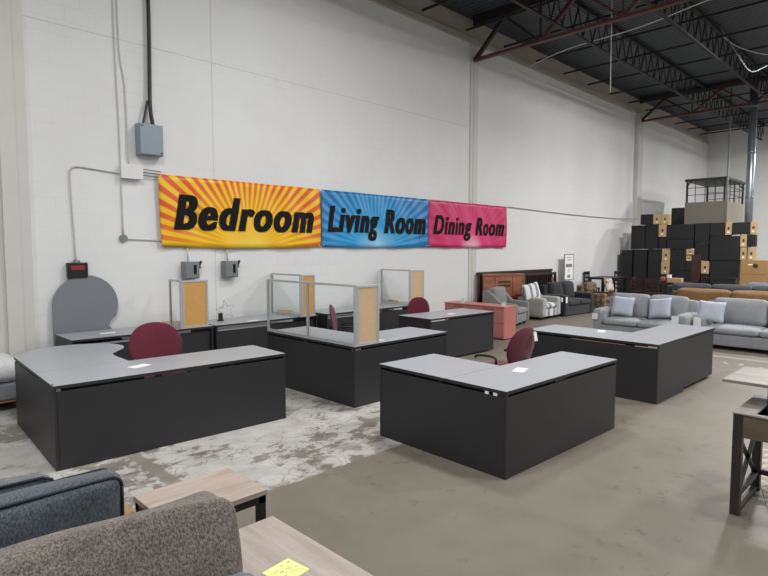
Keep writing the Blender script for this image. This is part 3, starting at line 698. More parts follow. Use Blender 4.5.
# ------------------------------------------------------------------ sofas (local: faces -Y, width along X, origin mid floor)
def sofa(label, cat, loc, rz, W, Dp, fab, arm=.2, armh=.6, backh=.85, seath=.43, nc=2, cfab=None, name='sofa', armz='box', skirt=False, sep_back=None):
    g = thing(name, label, cat, loc, rz); cf = cfab or fab; hw = W/2; hd = Dp/2
    b = new(); cush(b, -hw+.02, hw-.02, -hd+.03, hd-.02, .07 if not skirt else .015, .30, .03); obj('base', b, fab, g)
    for s in (-1, 1):
        b = new()
        if armz == 'slope':
            pr = [(-hd+.0, .08), (hd-.02, .08), (hd-.02, backh-.06), (hd-.14, backh-.04), (hd-.30, backh-.16), (hd-.46, armh+.03), (-hd+.04, armh), (-hd, armh-.03)]
            x0, x1 = (hw-arm, hw) if s > 0 else (-hw, -hw+arm)
            prism(b, pr, x0, x1, 'x', .02)
            for f in b.faces: f.smooth = True
        else: cush(b, s*hw if s < 0 else hw-arm, -hw+arm if s < 0 else hw, -hd, hd-.04, .07 if not skirt else .015, armh, .045, (.008, 0, .01))
        obj('armrest', b, fab, g)
    b = new(); cush(b, -hw+.03, hw-.03, hd-.2, hd, .08, backh-.06, .05); obj('back_frame', b, fab, g)
    cw = (W-2*arm-.01)/nc
    for k in range(nc):
        x0 = -hw+arm+.005+k*cw
        b = new(); cush(b, x0, x0+cw, -hd-.01, hd-.2, .30, seath, .05, (0, .01, .025), seed=k); obj('seat_cushion', b, cf, g)
        b = new(); cush(b, x0-(.03 if k == 0 else 0), x0+cw+(.03 if k == nc-1 else 0), hd-.36, hd-.13, seath-.01, backh, .08, (0, .04, .02), wob=.004, seed=k+5)
        xf(b, Matrix.Translation((0, hd-.2, seath)) @ Matrix.Rotation(math.radians(-6), 4, 'X') @ Matrix.Translation((0, -(hd-.2), -seath)))
        obj('back_cushion', b, sep_back or cf, g)
    if not skirt:
        for sx in (-1, 1):
            for sy in (-1, 1):
                b = new(); box(b, sx*(hw-.1)-.03, sx*(hw-.1)+.03, sy*(hd-.1)-.03, sy*(hd-.1)+.03, 0, .09, .004); obj('leg', b, M['blackwood'], g)
    return g
def pillow(label, loc, rz, w, h, t, m, tilt=12, roll=0, name='throw_pillow'):
    b = new(); throw_pillow(b, w, h, t); xf(b, Matrix.Rotation(math.radians(-tilt), 4, 'X') @ Matrix.Rotation(math.radians(roll), 4, 'Y'))
    mz = min(v.co.z for v in b.verts); xf(b, Matrix.Translation((0, 0, -mz)))
    return tag(obj(name, b, m, None, loc, (0, 0, rz)), label, 'pillow')
sofa('light grey two seat sofa with two pale pillows', 'sofa', (12.2, 4.50, 0), -PI/2, 1.86, .94, M['grey_fab'], arm=.2, armh=.62, backh=.92, nc=2, name='loveseat')
pillow('pale blue grey pillow at the left end of the two seat sofa', (12.06, 4.92, .47), -PI/2+.2, .44, .42, .14, M['pillow_fab'], 16, 4)
pillow('pale blue grey pillow at the right end of the two seat sofa', (12.06, 4.17, .47), -PI/2-.15, .46, .42, .14, M['pillow_fab'], 18, -8)
sofa('long light grey sofa with one pale pillow, cut by the right edge', 'sofa', (12.42, 2.42, 0), -PI/2, 2.2, .94, M['grey_fab'], arm=.2, armh=.60, backh=.92, nc=2)
pillow('pale blue grey pillow on the long sofa at the right edge', (12.20, 3.27, .47), -PI/2+.1, .48, .42, .15, M['pillow_fab'], 14, 3)
def htag(x, y, z, rz, label, w=.11, h=.13):
    b = new(); box(b, -w/2, w/2, -.002, .002, -h, 0); o = obj('hang_tag', b, M['white_paper'], None, (x, y, z), (0, 0, rz)); return tag(o, label, 'price tag')
htag(11.71, 3.76, .60, PI/2, 'white tag hanging on the right arm of the two seat sofa', .13, .16)
htag(11.93, 3.43, .58, PI/2, 'white tag hanging on the left arm of the long sofa', .13, .16)
htag(11.70, 5.36, .53, PI/2, 'white tag hanging on the left arm of the two seat sofa', .12, .13)
sofa('camel brown sofa behind the light grey sofas', 'sofa', (14.75, 3.62, 0), -PI/2, 2.7, .95, M['leopard'], arm=.22, armh=.62, backh=.93, nc=2, sep_back=M['tan_fab'])
sofa('charcoal grey sofa behind the camel sofa', 'sofa', (16.3, 4.0, 0), -PI/2, 3.2, .95, M['char_fab'], arm=.22, armh=.6, backh=.97, nc=3)
sofa('blue grey armchair right of the charcoal sofa', 'armchair', (18.2, 3.6, 0), -PI/2, 1.3, .95, M['steel_fab'], arm=.2, armh=.6, backh=.95, nc=1, name='armchair')
sofa('grey tufted armchair with sloping arms beside the salmon cabinet', 'armchair', (12.22, 7.93, 0), math.radians(14), 1.04, .9, M['arm_fab'], arm=.13, armh=.56, backh=.92, nc=1, name='armchair', armz='slope')
g = sofa('white and blue striped armchair with oatmeal sides', 'armchair', (14.02, 8.03, 0), math.radians(2), 1.04, .8, M['stripe'], arm=.22, armh=.58, backh=.66, nc=1, name='armchair', skirt=False)
for ch in g.children:
    if ch.name.startswith(('back_frame', 'armrest')): ch.data.materials[0] = M['stripe_side']
pillow('white and blue striped cushion standing at the back of the striped armchair', (13.76, 8.14, .48), .05, .95, .46, .2, M['stripe'], 14, -4, 'back_pillow')
sofa('dark graphite two seat sofa along the wall', 'sofa', (15.52, 7.98, 0), math.radians(-3), 1.66, .88, M['dark_fab'], arm=.22, armh=.60, backh=.92, nc=2, name='loveseat', skirt=True)
sofa('brown mottled armchair between graphite sofa and pub table', 'armchair', (16.95, 7.72, 0), 0, 1.0, .92, M['leopard'], arm=.22, armh=.56, backh=.86, nc=1, name='armchair', skirt=True)
pillow('cream floral pillow on the brown mottled armchair', (17.1, 7.42, .57), .1, .56, .44, .16, M['floral'], 14, 5)
htag(14.72, 7.57, .56, 0, 'white tag on the left arm of the graphite sofa', .1, .17)
htag(14.62, 7.655, .54, 0, 'white tag on the right arm of the striped armchair', .08, .12)
htag(12.83, 7.735, .56, .3, 'white tag on the arm of the grey tufted armchair', .09, .1)
htag(17.3, 7.235, .56, 0, 'white tag on the brown mottled armchair', .1, .16)

# ------------------------------------------------------------------ headboards and sign
g = thing('headboard', 'very dark wide headboard panel standing flat at the wall', 'headboard', (13.85, 8.64, 0))
b = new(); box(b, -1.82, 1.9, -.03, .03, 0, 1.24, .004); obj('panel', b, M['espresso'], g)
b = new(); box(b, -1.86, 1.94, -.045, .045, 1.24, 1.30, .008); obj('top_rail', b, M['espresso'], g)
for x in (-1.88, 1.84):
    b = new(); box(b, x-.03, x+.05, -.045, -.03, 0, 1.28, .004); obj('post', b, M['espresso'], g)
g = thing('headboard', 'orange brown carved headboard leaning behind the grey armchair', 'headboard', (13.05, 8.50, 0)); g.rotation_euler = (math.radians(-3), math.radians(1.2), 0)
b = new(); box(b, -.98, .98, -.02, .02, 0.02, 1.17, .004); obj('panel', b, M['cherry'], g)
b = new(); box(b, -1.0, 1.0, -.04, .03, 1.17, 1.24, .008); obj('top_rail', b, M['cherry'], g)
for x in (-.96, -.42, .42, .96):
    b = new(); box(b, x-.035, x+.035, -.035, -.02, .03, 1.17, .004); obj('stile', b, M['cherry'], g)
for r in range(2):
    for k in range(9):
        b = new(); box(b, -.30+k*.068, -.25+k*.068, -.026, -.019, .98-r*.1, 1.04-r*.1); obj('carved_slot', b, M['ink'], g)
b = new(); box(b, -.4, .4, -.03, -.02, .78, .81, .003); obj('cross_rail', b, M['cherry'], g)
g = thing('headboard', 'dark slatted headboard leaning behind the graphite sofa', 'headboard', (15.0, 8.53, 0)); g.rotation_euler = (math.radians(-2), 0, 0)
b = new()
box(b, -.92, .92, -.03, .03, 1.13, 1.2, .006); box(b, -.92, .92, -.03, .03, .3, .38, .004); box(b, -.92, -.85, -.03, .03, 0.02, 1.13, .004); box(b, .85, .92, -.03, .03, .02, 1.13, .004)
obj('frame', b, M['espresso'], g)
b = new()
for k in range(15): bar(b, (-.8+k*.108, 0, .38), (-.86+k*.108+.04, 0, 1.13), .045, .02)
obj('slats', b, M['espresso'], g)
b = new(); box(b, .62, .74, -.035, -.02, .92, 1.05); obj('sticker', b, M['cherry'], g)
g = thing('floor_sign', 'white printed sign in a thin frame on a pole at the wall', 'sign', (16.62, 8.5, 0))
b = new(); tube(b, [(0, 0, .02), (0, 0, .95)], .015, 8); tube(b, [(0, 0, 0), (0, 0, .02)], .16, 20); obj('pole', b, M['elec_dark'], g)
b = new()
for x in (-.3, .28): box(b, x, x+.02, -.012, .012, .93, 1.74)
for z in (.93, 1.72): box(b, -.3, .3, -.012, .012, z, z+.02)
obj('frame', b, M['grey_plastic'], g)
b = new(); box(b, -.28, .28, -.004, .004, .95, 1.72); s = obj('board', b, M['white_paper'], g)
b = new()
for z, w, hh, n in ((1.62, .36, .015, 1), (1.55, .26, .02, 2), (1.33, .40, .10, 5), (1.17, .04, .09, 1), (1.0, .2, .09, 3)):
    for k in range(n):
        ww = w/n; box(b, -w/2+k*ww+.006, -w/2+(k+1)*ww-.006, -.006, -.004, z, z+hh)
obj('print', b, M['grey_plastic'], s)

# ------------------------------------------------------------------ far dining sets
g = thing('pub_table', 'tall black square dining table against the white wall', 'table', (17.5, 7.45, 0))
b = new(); box(b, 0, 1.1, 0, .85, .93, 1.0, .006); obj('tabletop', b, M['blackwood'], g)
for x in (.03, 1.0):
    for y in (.04, .77):
        b = new(); box(b, x-.02, x+.07, y-.02, y+.06, 0, .94, .004); obj('leg', b, M['blackwood'], g)
def dchair(label, loc, rz, m, seat=.62, top=1.15):
    g = thing('dining_chair', label, 'chair', loc, rz)
    b = new(); box(b, -.2, .2, -.2, .2, seat-.04, seat, .01); obj('seat', b, m, g)
    for sx in (-1, 1):
        b = new(); box(b, sx*.18-.02, sx*.18+.02, -.19, -.15, 0, seat-.04, .003); obj('leg', b, m, g)
        b = new(); box(b, sx*.18-.02, sx*.18+.02, .16, .20, 0, top, .003); obj('leg', b, m, g)
    b = new(); box(b, -.2, .2, .165, .195, top-.1, top, .006)
    for k in range(3): box(b, -.16, .16, .17, .19, seat+.08+k*.12, seat+.12+k*.12)
    obj('backrest', b, m, g)
    b = new(); box(b, -.17, .17, -.18, -.16, .2, .23); obj('footrest', b, m, g)
    return g
dchair('tall black dining chair behind the pub table, at the wall', (18.15, 8.46, 0), 0, M['blackwood'])
dchair('tall black dining chair at the far side of the pub table', (18.9, 7.9, 0), -PI/2, M['blackwood'])
dchair('tall black dining chair tucked low behind the brown mottled armchair', (18.75, 7.1, 0), PI, M['blackwood'], .6, .9)
g = thing('dining_table', 'dark cherry dining table in front of the carton wall', 'table', (17.9, 5.5, 0))
b = new(); box(b, 0, .95, 0, 1.15, .84, .90, .006); obj('tabletop', b, M['redwood'], g)
for x in (.04, .84):
    for y in (.04, 1.04):
        b = new(); box(b, x, x+.07, y, y+.07, 0, .84, .004); obj('leg', b, M['redwood'], g)
dchair('dark cherry dining chair left of the cherry dining table', (18.0, 6.85, 0), 0, M['redwood'], .6, 1.02)
dchair('dark cherry dining chair in front of the cherry dining table', (17.55, 6.25, 0), PI/2, M['redwood'], .6, 1.02)
g = thing('centrepiece_box', 'small mixed red and cream goods carton on the cherry table', 'box', (18.2, 6.1, .90))
b = new(); box(b, -.1, .1, -.42, -.02, 0, .13, .004); obj('tray', b, M['carton'], g)
b = new(); cush(b, -.09, .09, .02, .2, 0, .16, .06); obj('red_bundle', b, plain('red goods', srgb(150, 84, 64), .7), g)
b = new(); box(b, -.08, .06, -.1, 0, .13, .22, .004); obj('cream_pack', b, M['white_paper'], g)
b = new(); box(b, -.03, .03, -.12, .12, 0, 1.72, .006); tag(obj('bed_rail', b, M['redwood'], None, (19.0, 5.56, 0), (0, 0, .1)), 'tall dark cherry panel standing upright before the cartons', 'panel')
g = thing('console_table', 'black console table behind the charcoal sofa', 'table', (18.9, 4.45, 0))
b = new(); box(b, 0, .5, 0, .95, 1.0, 1.04, .004); obj('tabletop', b, M['black_metal'], g)
for y in (.02, .88):
    b = new(); box(b, 0, .5, y, y+.05, 0, 1.0, .004); obj('side_panel', b, M['blackwood'], g)

# ------------------------------------------------------------------ carton wall (y0, y1, z0, z1 as they stand)
CT = [
('k',8.12,8.49,0.00,1.86,'black tall carton at the foot of the carton wall, next to the white wall'),
('k',7.62,8.07,0.00,1.88,'black tall carton at the foot, second from the white wall'),
('k',7.14,7.57,0.00,1.90,'black tall carton at the foot, left of two tan carton ends'),
('t',6.86,7.12,1.47,1.90,'tan carton end in mid wall, upper of a pair'),
('t',6.86,7.12,1.035,1.465,'tan carton end in mid wall, lower of a pair'),
('k',6.85,7.12,0.00,1.03,'black carton under the pair of tan carton ends'),
('k',6.36,6.83,1.18,1.89,'black carton between the tan pair and two small tan boxes'),
('k',5.90,6.83,0.00,1.17,'wide black carton on the floor behind the cherry dining table'),
('t',6.11,6.34,1.71,1.89,'small tan box behind the tall cherry panel, upper of two'),
('t',6.19,6.34,1.50,1.68,'small tan box behind the tall cherry panel, lower of two'),
('k',5.68,6.09,1.51,2.10,'black carton directly above the single tan end by the cherry panel'),
('k',5.88,6.35,1.18,1.49,'small black carton beside the tall cherry panel'),
('t',5.64,5.87,1.09,1.50,'single tan carton end just right of the tall cherry panel'),
('k',5.64,5.87,0.00,1.08,'black carton beneath the single tan end by the cherry panel'),
('k',7.70,8.17,1.90,2.73,'black carton on the second tier nearest the white wall'),
('k',7.27,7.68,1.91,2.745,'black carton on the second tier under the topmost black carton'),
('t',7.00,7.25,2.32,2.745,'tan carton end on the second tier below the topmost tan cartons'),
('k',6.98,7.25,1.91,2.31,'black carton directly below the second tier tan end'),
('k',6.13,6.96,1.91,2.23,'black recessed carton in the second tier'),
('k',6.13,6.97,2.24,2.73,'wide black carton right of the second tier tan end'),
('k',5.67,6.10,2.11,2.75,'tall black carton in the upper tier under the cage left half'),
('k',7.45,7.86,2.76,3.11,'topmost black carton of the carton wall'),
('t',7.19,7.44,2.76,3.10,'topmost tan carton beside the topmost black one'),
('t',6.93,7.18,2.76,3.09,'topmost tan carton at the right end'),
('k',5.21,5.65,2.32,2.75,'black carton left of the upper right tan end, below the cage corner'),
('t',5.03,5.20,2.35,2.76,'tan carton end in the top tier below the cage'),
('k',4.53,5.01,2.37,2.74,'black carton between two top tier tan ends'),
('t',4.36,4.52,2.37,2.75,'tan carton end at the far right of the top tier'),
('k',4.79,5.63,1.53,2.31,'large black carton left of three stacked tan ends'),
('k',4.79,5.60,0.00,1.52,'large black carton on the floor right of the console table'),
('t',4.60,4.78,1.96,2.36,'tan carton end below the top tier, upper of two at right'),
('t',4.60,4.77,1.555,1.95,'tan carton end below the top tier, lower of two at right'),
('k',4.36,4.58,1.97,2.35,'small black carton at right under the far right tan end'),
('t',4.38,4.55,1.555,1.95,'tan carton end resting above the big brown cartons'),
('T',3.99,4.69,1.115,1.55,'big brown carton with round dark mark, upper of two at right'),
('T',3.98,4.70,0.00,1.11,'big brown carton on the floor, lower of two at right')]
for i, (k, y0, y1, z0, z1, lb) in enumerate(CT):
    X0 = 20.6 if k != 'T' else 20.38
    dx = ((i*37) % 7-3)*.008 if k != 'T' else 0
    g = thing('carton', lb, 'carton', (X0+dx, (y0+y1)/2, z0), 0, 'cartons stacked in front of the far wall')
    w = y1-y0; h = z1-z0
    b = new(); box(b, 0, .34 if k == 'T' else .22 if (y0 < 4.7 or (z0 > 2.7 and k == 't')) else .8, -w/2, w/2, 0, h, .006); obj('box', b, M[{'k': 'carton_black', 't': 'carton', 'T': 'carton_dark'}[k]], g)
    if k == 't':
        b = new(); box(b, -.004, 0, -.03, .025, h*.42, h*.62); obj('printed_mark', b, M['ink'], g)
        b = new(); box(b, -.004, 0, -.03, .03, h*.15, h*.28); obj('sticker', b, M['white_paper'], g)
    if k == 'T':
        b = new(); tube(b, [(-.004, -.05, h*.6), (0, -.05, h*.6)], .07, 16); obj('printed_mark', b, M['ink'], g)
        b = new(); box(b, -.004, 0, .03, .15, h*.65, h*.74); obj('sticker', b, M['white_paper'], g)
# hidden gap filler racks behind and clutter right of the cartons
g = thing('storage_rack', 'dark rack with wrapped bundles at the right edge by the end wall', 'rack', (21.5, 2.75, 0))
for y in (0, 1.1):
    for x in (0, .8):
        b = new(); box(b, x, x+.07, y, y+.07, 0, 2.3); obj('post', b, M['cage_steel'], g)
for z in (.5, 1.15, 1.75):
    b = new(); box(b, 0, .87, 0, 1.17, z, z+.06); obj('shelf', b, M['cage_steel'], g)
for k, (y, z, m, lb) in enumerate(((.3, 1.81, 'steel_fab', 'blue grey wrapped bundle on the top rack shelf'), (.85, 1.81, 'black_plastic', 'black wrapped bundle on the top rack shelf'), (.3, 1.21, 'black_plastic', 'black wrapped bundle on the middle rack shelf'), (.85, 1.21, 'steel_fab', 'blue grey wrapped bundle on the middle rack shelf'), (.55, .56, 'black_plastic', 'black wrapped bundle on the lowest rack shelf'))):
    b = new(); cush(b, -.3, .3, -.24, .24, 0, .40, .1, (.03, .03, .03), wob=.01, seed=k); tag(obj('wrapped_bundle', b, M[m], None, (21.93, 2.75+y, z)), lb, 'bundle', 'bundles on the rack')

# ------------------------------------------------------------------ cage above the cartons
g = thing('safety_cage', 'dark wire cage with taupe panels raised behind the cartons', 'cage', (23, 5.86, 0))
LY, LX = 1.30, 2.5
for x in (0, LX-.06):
    for y in (0, LY-.06):
        b = new(); box(b, x, x+.06, y, y+.06, 0, 4.42); obj('post', b, M['cage_steel'], g)
b = new(); box(b, -.02, LX+.02, -.02, 0, 2.78, 3.62); box(b, -.02, 0, 0, LY+.02, 2.78, 3.62); box(b, LX, LX+.02, 0, LY+.02, 2.78, 3.62); box(b, 0, LX, LY, LY+.02, 2.78, 3.62); box(b, 0, LX, 0, LY, 2.74, 2.78); obj('panels', b, M['cage_panel'], g)
b = new(); box(b, -.04, LX+.04, -.04, LY+.04, 4.40, 4.48)
for x, y, s, q in ((0, 0, 1, 1), (0, LY, 1, -1), (LX, 0, -1, 1)):
    bar(b, (x, y, 4.2), (x, y+q*.2, 4.42), .04)
obj('roof', b, M['cage_steel'], g)
b = new()
for k in range(1, 4):
    box(b, 0, .02, LY*k/4, LY*k/4+.02, 3.62, 4.4); box(b, LX*k/4, LX*k/4+.02, 0, .02, 3.62, 4.4); box(b, LX, LX-.02, LY*k/4, LY*k/4+.02, 3.62, 4.4)
for z in (3.88, 4.14):
    box(b, 0, .02, 0, LY, z, z+.02); box(b, 0, LX, 0, .02, z, z+.02); box(b, LX-.02, LX, 0, LY, z, z+.02)
obj('bars', b, M['cage_steel'], g)
b = new(); tube(b, [(0, 0, 0), (0, 0, 7.5)], .03, 10); tag(obj('cage_mast', b, M['elec_dark'], None, (22.9, 5.78, 0)), 'slim steel pole rising to the roof at the near cage corner', 'pole')
g = thing('steel_locker', 'grey steel locker column left of the cage behind the cartons', 'locker', (24.5, 7.55, 0))
b = new(); box(b, 0, .6, 0, .6, 0, 3.55, .01); obj('body', b, M['cage_steel'], g)
b = new(); box(b, -.015, 0, .02, .58, 1.8, 3.5, .005); obj('door', b, M['cage_steel'], g)
g = thing('vent_pipe', 'vertical silver duct rising to the roof right of the cage', 'duct', (22.2, 4.93, 0))
b = new(); tube(b, [(0, 0, 0), (0, 0, 7.5)], .12, 24); obj('pipe', b, M['galv'], g)
for z in (3.6, 5.1, 6.6):
    b = new(); tube(b, [(0, 0, z), (0, 0, z+.05)], .132, 24); obj('seam_band', b, M['galv'], g)

# ------------------------------------------------------------------ mattress on pallet
g = thing('pallet', 'raw wood pallet under the mattress set at left', 'pallet', (0.65, 8.15, 0))
b = new()
for k in range(5): box(b, -1.0, 1.0, -.40+k*.19, -.28+k*.19, .10, .125, .002)
obj('top_boards', b, M['pallet'], g)
for k in range(3):
    b = new(); box(b, -1+k*.955, -.91+k*.955, -.40, .46, .0, .10, .002); obj('stringer', b, M['pallet'], g)
b = new(); cush(b, -1.0, .98, -.42, .43, 0, .20, .03); tag(obj('box_spring', b, M['boxspring'], None, (.65, 8.15, .125)), 'grey box spring on the pallet at left edge', 'box spring')
g = thing('mattress', 'white plastic covered mattress lying on the grey box spring', 'mattress', (.65, 8.15, .332))
b = new(); cush(b, -1.0, 1.0, -.42, .43, 0, .27, .12, (.0, .0, .03), wob=.006); obj('body', b, M['quilt'], g)
b = new(); tube(b, [(-.9, -.425, .05), (.9, -.425, .05)], .006, 6); obj('edge_piping', b, M['boxspring'], g)

# ------------------------------------------------------------------ foreground sofas and tables
def big_cushion(x0, x1, y0, y1, z0, z1, r, crown, seed, slope=0, wob=.006, cuts=22):
    b = new(); cush(b, x0, x1, y0, y1, z0, z1, r, crown, cuts=cuts, wob=wob, seed=seed)
    if slope:
        for v in b.verts: v.co.z += slope*(v.co.x-x0)
    return b
g = thing('sofa', 'taupe tweed sofa in the near left foreground', 'sofa', (0, 1.6, 0))
b = new(); cush(b, -1.15, .98, -.45, .36, .06, .34, .04); obj('base', b, M['brown_fab'], g)
b = new(); cush(b, -1.12, .96, .37, .52, .06, .78, .06); obj('back_frame', b, M['brown_fab'], g)
b = new(); cush(b, -1.12, -.10, -.45, .10, .34, .50, .06, (0, 0, .02)); obj('seat_cushion', b, M['brown_fab'], g)
b = new(); cush(b, -.09, .93, -.45, .10, .34, .50, .06, (0, 0, .02)); obj('seat_cushion', b, M['brown_fab'], g)
b = big_cushion(-1.15, -.13, .10, .40, .48, .97, .13, (.0, .05, .02), 3); obj('back_cushion', b, M['brown_fab'], g)
b = big_cushion(-.12, 1.045, .08, .42, .48, .985, .06, (.015, .06, .018), 8, wob=.008)
for v in b.verts:
    h = max(0, (v.co.z-.48)/.5)
    if v.co.y < .32: v.co.y += h**1.3*(.32-v.co.y)*.72
    if v.co.x > .6: v.co.x -= (1-h)*.03
obj('back_cushion', b, M['brown_fab'], g)
for s in ((-1.12, -.42), (.88, -.42), (-1.12, .42), (.88, .42)):
    b = new(); box(b, s[0], s[0]+.06, s[1], s[1]+.06, 0, .07); obj('leg', b, M['blackwood'], g)
g2 = thing('sofa', 'slate blue sofa with dark piping behind the taupe sofa', 'sofa', (0, 2.78, 0))
b = new(); cush(b, -1.1, .93, -.35, .30, .06, .36, .04); obj('base', b, M['blue_fab'], g2)
b = new(); cush(b, -1.1, .93, -.35, .05, .36, .48, .05); obj('seat_cushion', b, M['blue_fab'], g2)
b = new(); cush(b, -1.1, .88, .32, .46, .06, .70, .05); obj('back_frame', b, M['blue_fab'], g2)
def piped_cushion(root, x0, x1, y0, y1, z0, z1, seed, rot=0):
    b = big_cushion(x0, x1, y0, y1, z0, z1, .065, (.0, .035, .0), seed, wob=.004)
    m = Matrix.Translation((x1, y0, z0)) @ Matrix.Rotation(rot, 4, 'Z') @ Matrix.Translation((-x1, -y0, -z0)); xf(b, m)
    c = obj('back_cushion', b, M['blue_fab'], root)
    for yy in (y0+.014, y1-.014):
        r = .055; e = -.016; P = []
        xa, xb, za, zb = x0-e, x1+e, z0-e, z1+e
        for (cx, cz, a0) in ((xb-r, zb-r, 0), (xa+r, zb-r, PI/2), (xa+r, za+r, PI), (xb-r, za+r, 1.5*PI)):
            for k in range(7): P.append((cx+r*math.cos(a0+k*PI/12), yy, cz+r*math.sin(a0+k*PI/12)))
        Q = []
        for p in P: Q.append(p)
        Q.append(P[0])
        # raise the long runs to follow the crowned top
        W = []
        for i in range(len(Q)-1):
            a = Vector(Q[i]); c2 = Vector(Q[i+1]); n = max(1, int((c2-a).length/.05))
            for k in range(n): W.append(a+(c2-a)*k/n)
        W.append(Vector(Q[-1]))
        b = new(); tube(b, W, .0085, 8); xf(b, m); obj('piping', b, M['piping'], c)
    return c
piped_cushion(g2, -.03, 1.02, .07, .24, .47, .795, 2)
piped_cushion(g2, -1.05, -.05, .07, .24, .47, .76, 6)
for s in ((-1.08, -.33), (.86, -.33), (-1.08, .36), (.82, .36)):
    b = new(); box(b, s[0], s[0]+.06, s[1], s[1]+.06, 0, .07); obj('leg', b, M['blackwood'], g2)
g3 = thing('accent_pillow', 'slate blue pillow with dark piping standing behind the blue sofa back', 'pillow', (.40, 3.37, 0), -.06)
b = new(); cush(b, -.42, .42, -.07, .07, 0, .71, .06, (0, .02, .01)); obj('pillow_body', b, M['blue_pale'], g3)
b = new(); tube(b, [(-.38, -.055, .71), (.36, -.055, .71), (.405, -.055, .69), (.42, -.055, .65), (.42, -.055, .3)], .009, 8); obj('piping', b, M['piping'], g3)
b = big_cushion(-.16, .16, -.06, .06, 0, .30, .055, (0, .02, .01), 3, wob=0, cuts=10); xf(b, Matrix.Rotation(math.radians(-20), 4, 'X'))
tag(obj('accent_pillow', b, M['blue_pale'], None, (.82, 1.50, .55), (0, 0, 0)), 'small slate blue pillow leaning on the taupe cushion at the bottom edge', 'pillow')

def framed_table(name, label, x0, x1, y0, y1, z, m, lg=.045):
    g = thing(name, label, 'table', (x0, y0, 0)); w = x1-x0; d = y1-y0
    b = new(); box(b, 0, w, 0, d, z-.03, z, .002); obj('tabletop', b, M[m], g)
    b = new()
    for x in (.008, w-.008-lg): box(b, x, x+lg, .008, d-.008, z-.075, z-.031)
    for y in (.008, d-.008-lg): box(b, .008, w-.008, y, y+lg, z-.075, z-.031)
    obj('apron_frame', b, M['black_metal'], g)
    for x in (.008, w-.008-lg):
        for y in (.008, d-.008-lg):
            b = new(); box(b, x, x+lg, y, y+lg, 0, z-.075, .002); obj('leg', b, M['black_metal'], g)
    return g
framed_table('end_table', 'greige wood end table with black frame beyond the taupe sofa', 1.18, 1.77, 2.74, 3.20, .51, 'oak')
framed_table('coffee_table', 'greige wood table with yellow note at bottom of view', 1.08, 1.615, 1.35, 2.46, .50, 'oak_y')
g = paper(1.365, 1.98, .50, .15, .14, .12, 'yellow handwritten note on the greige wood table', 'note', 'note')
rr = random.Random(4)
for k in range(22):
    b = new(); x = rr.uniform(-.05, .06); y = -.045+(k % 6)*.018; bar(b, (x, y, .003), (x+rr.uniform(.004, .012), y+rr.uniform(-.006, .006), .003), .0016); obj('pen_stroke', b, M['grey_plastic'], g)
g = thing('cardboard_sheet', 'piece of tan cardboard between blue sofa and end table', 'cardboard', (1.06, 3.37, 0))
b = new(); box(b, -.13, .14, -.14, .14, 0, .40, .003); obj('box', b, M['carton_dark'], g)
b = new(); box(b, -.13, .10, .145, .26, .395, .40); obj('flap', b, M['carton'], g)

# lift-top table at right
g = thing('lift_top_table', 'brown wood lift top table with X braced sides at right edge', 'table', (4.54, 1.05, 0))
W2 = .60
for x in (0, W2):
    for y in (-.06, -1.2):
        b = new(); box(b, x, x+.058, y, y+.06, 0, .735, .003); obj('leg', b, M['darkoak'], g)
for y in (-.05, -1.185):
    b = new(); box(b, .058, W2, y, y+.04, .0, .035, .002); box(b, .058, W2, y, y+.04, .12, .15, .002); obj('side_rail', b, M['darkoak'], g)
    b = new(); bar(b, (.058, y+.012, .16), (W2, y+.012, .57), .028, .018); bar(b, (W2, y+.03, .16), (.058, y+.03, .57), .028, .018); obj('x_brace', b, M['black_metal'], g)
b = new(); box(b, .055, W2+.05, -.045, -.03, .57, .735, .002); box(b, .005, .02, -1.14, -.06, .57, .735, .002); box(b, W2+.03, W2+.045, -1.14, -.06, .57, .735, .002); box(b, .055, W2+.05, -1.18, -1.165, .57, .735); box(b, .02, W2+.03, -1.15, -.05, .57, .585); obj('box_apron', b, M['midoak'], g)
b = new(); box(b, -.005, W2+.065, -.13, .005, .736, .748, .002); box(b, -.005, W2+.065, -1.22, -1.12, .736, .748, .002); box(b, -.005, .04, -1.12, -.13, .736, .748); obj('fixed_top', b, M['lightwood'], g)
b = new(); box(b, .05, W2, -1.06, -.16, .70, .712); obj('mechanism_tray', b, M['black_metal'], g)
for y in (-.165, -.95):
    for x in (.24, .52):
        b = new(); bar(b, (x, y, .71), (x, y, .905), .018); obj('lift_arm', b, M['black_metal'], g)
b = new(); box(b, .215, .86, -1.3, .13, .905, .928, .003); obj('lift_top', b, M['greywood'], g)
b = new(); box(b, W2+.01, W2+.05, -1.135, -.06, .13, .17, .002); obj('stretcher', b, M['darkoak'], g)
b = new(); box(b, 0, 1.7, -2.4, 0, 0, .006, .002); tag(obj('area_rug', b, M['rug'], None, (4.60, .80, 0), (0, 0, .3)), 'mottled grey and cream rug under the lift top table', 'rug')
b = new(); box(b, -.06, .06, -.9, .9, 0, .002)
tag(obj('floor_tape', b, M['tape'], None, (11.2, 2.3, 0)), 'long whitish tape strip on floor before the long sofa', 'floor tape')
for k, (x, y, r, lb_) in enumerate(((10.62, 2.60, .5, 'whitish tape scrap on floor, nearest the right hand desk'), (10.66, 2.38, .1, 'whitish tape scrap on floor, middle of the three'), (10.55, 2.10, -.1, 'whitish tape scrap on floor, nearest the lift top table'))):
    b = new(); box(b, -.10, .10, -.03, .03, 0, .002); tag(obj('floor_tape', b, M['tape'], None, (x, y, 0), (0, 0, r)), lb_, 'floor tape')

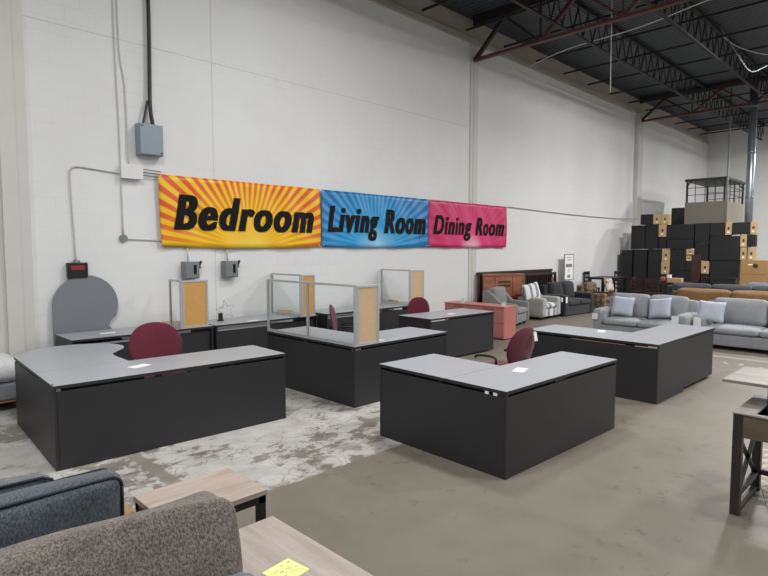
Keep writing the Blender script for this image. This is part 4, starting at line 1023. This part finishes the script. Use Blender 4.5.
# ------------------------------------------------------------------ lights
def lamp(x, y, z, e, label):
    g = thing('high_bay_lamp', label, 'ceiling lamp', (x, y, z))
    b = new(); tube(b, [(0, 0, .02), (0, 0, .10), (0, 0, .28)], [.28, .24, .08], 24); obj('housing', b, M['elec'], g)
    b = new(); tube(b, [(0, 0, .28), (0, 0, CZ-z)], .01, 6); obj('hanger', b, M['black_metal'], g)
    b = new(); tube(b, [(0, 0, 0.0), (0, 0, .02)], .26, 24); obj('lens', b, M['lamp'], g)
    L = bpy.data.lights.new('lamp', 'AREA'); L.shape = 'DISK'; L.size = .9; L.energy = e; L.color = (1, .985, .965)
    lo = bpy.data.objects.new('lamp_light', L); C.objects.link(lo); lo.parent = g; lo.location = (0, 0, -.03)
LE = 420
for i, (x, y) in enumerate([(6, 4.6), (6, -.5), (16.9, 2.6), (16.9, -3), (1.2, 3.4), (26.5, 1.2), (-3, 2), (1, -4), (11.5, -1.5), (24, -5)]):  # the two lamps behind the camera are added as fill light
    lamp(x, y, 7.0, LE*(2.2 if i == 2 else 2.1 if x > 20 else 1.5 if i == 8 else .62), ['high bay lamp above the middle desk', 'high bay lamp above the lift top table', 'high bay lamp above the camel sofa', 'high bay lamp far right of the sofas', 'high bay lamp above the front left desk', 'high bay lamp near the end wall', 'added fill lamp left of the mattress', 'added fill lamp behind the foreground sofas', 'high bay lamp between desks and right side', 'high bay lamp in the far right corner'][i])
w = bpy.data.worlds.new('w'); bpy.context.scene.world = w; w.use_nodes = True
w.node_tree.nodes['Background'].inputs[0].default_value = (.86, .92, 1, 1); w.node_tree.nodes['Background'].inputs[1].default_value = .48

# ------------------------------------------------------------------ camera
cam = bpy.data.cameras.new('camera'); co = bpy.data.objects.new('camera', cam); C.objects.link(co)
cam.sensor_width = 36; cam.lens = 565/768*36; cam.clip_end = 200
co.location = (0, 0, 1.9)
co.rotation_euler = (PI/2-math.atan(39/565), 0, math.radians(45.2-90))
sc_ = bpy.context.scene; sc_.camera = co
vs = sc_.view_settings; vs.view_transform = 'Standard'; vs.look = 'None'; vs.gamma = 1; vs.use_curve_mapping = False; vs.exposure = -.38
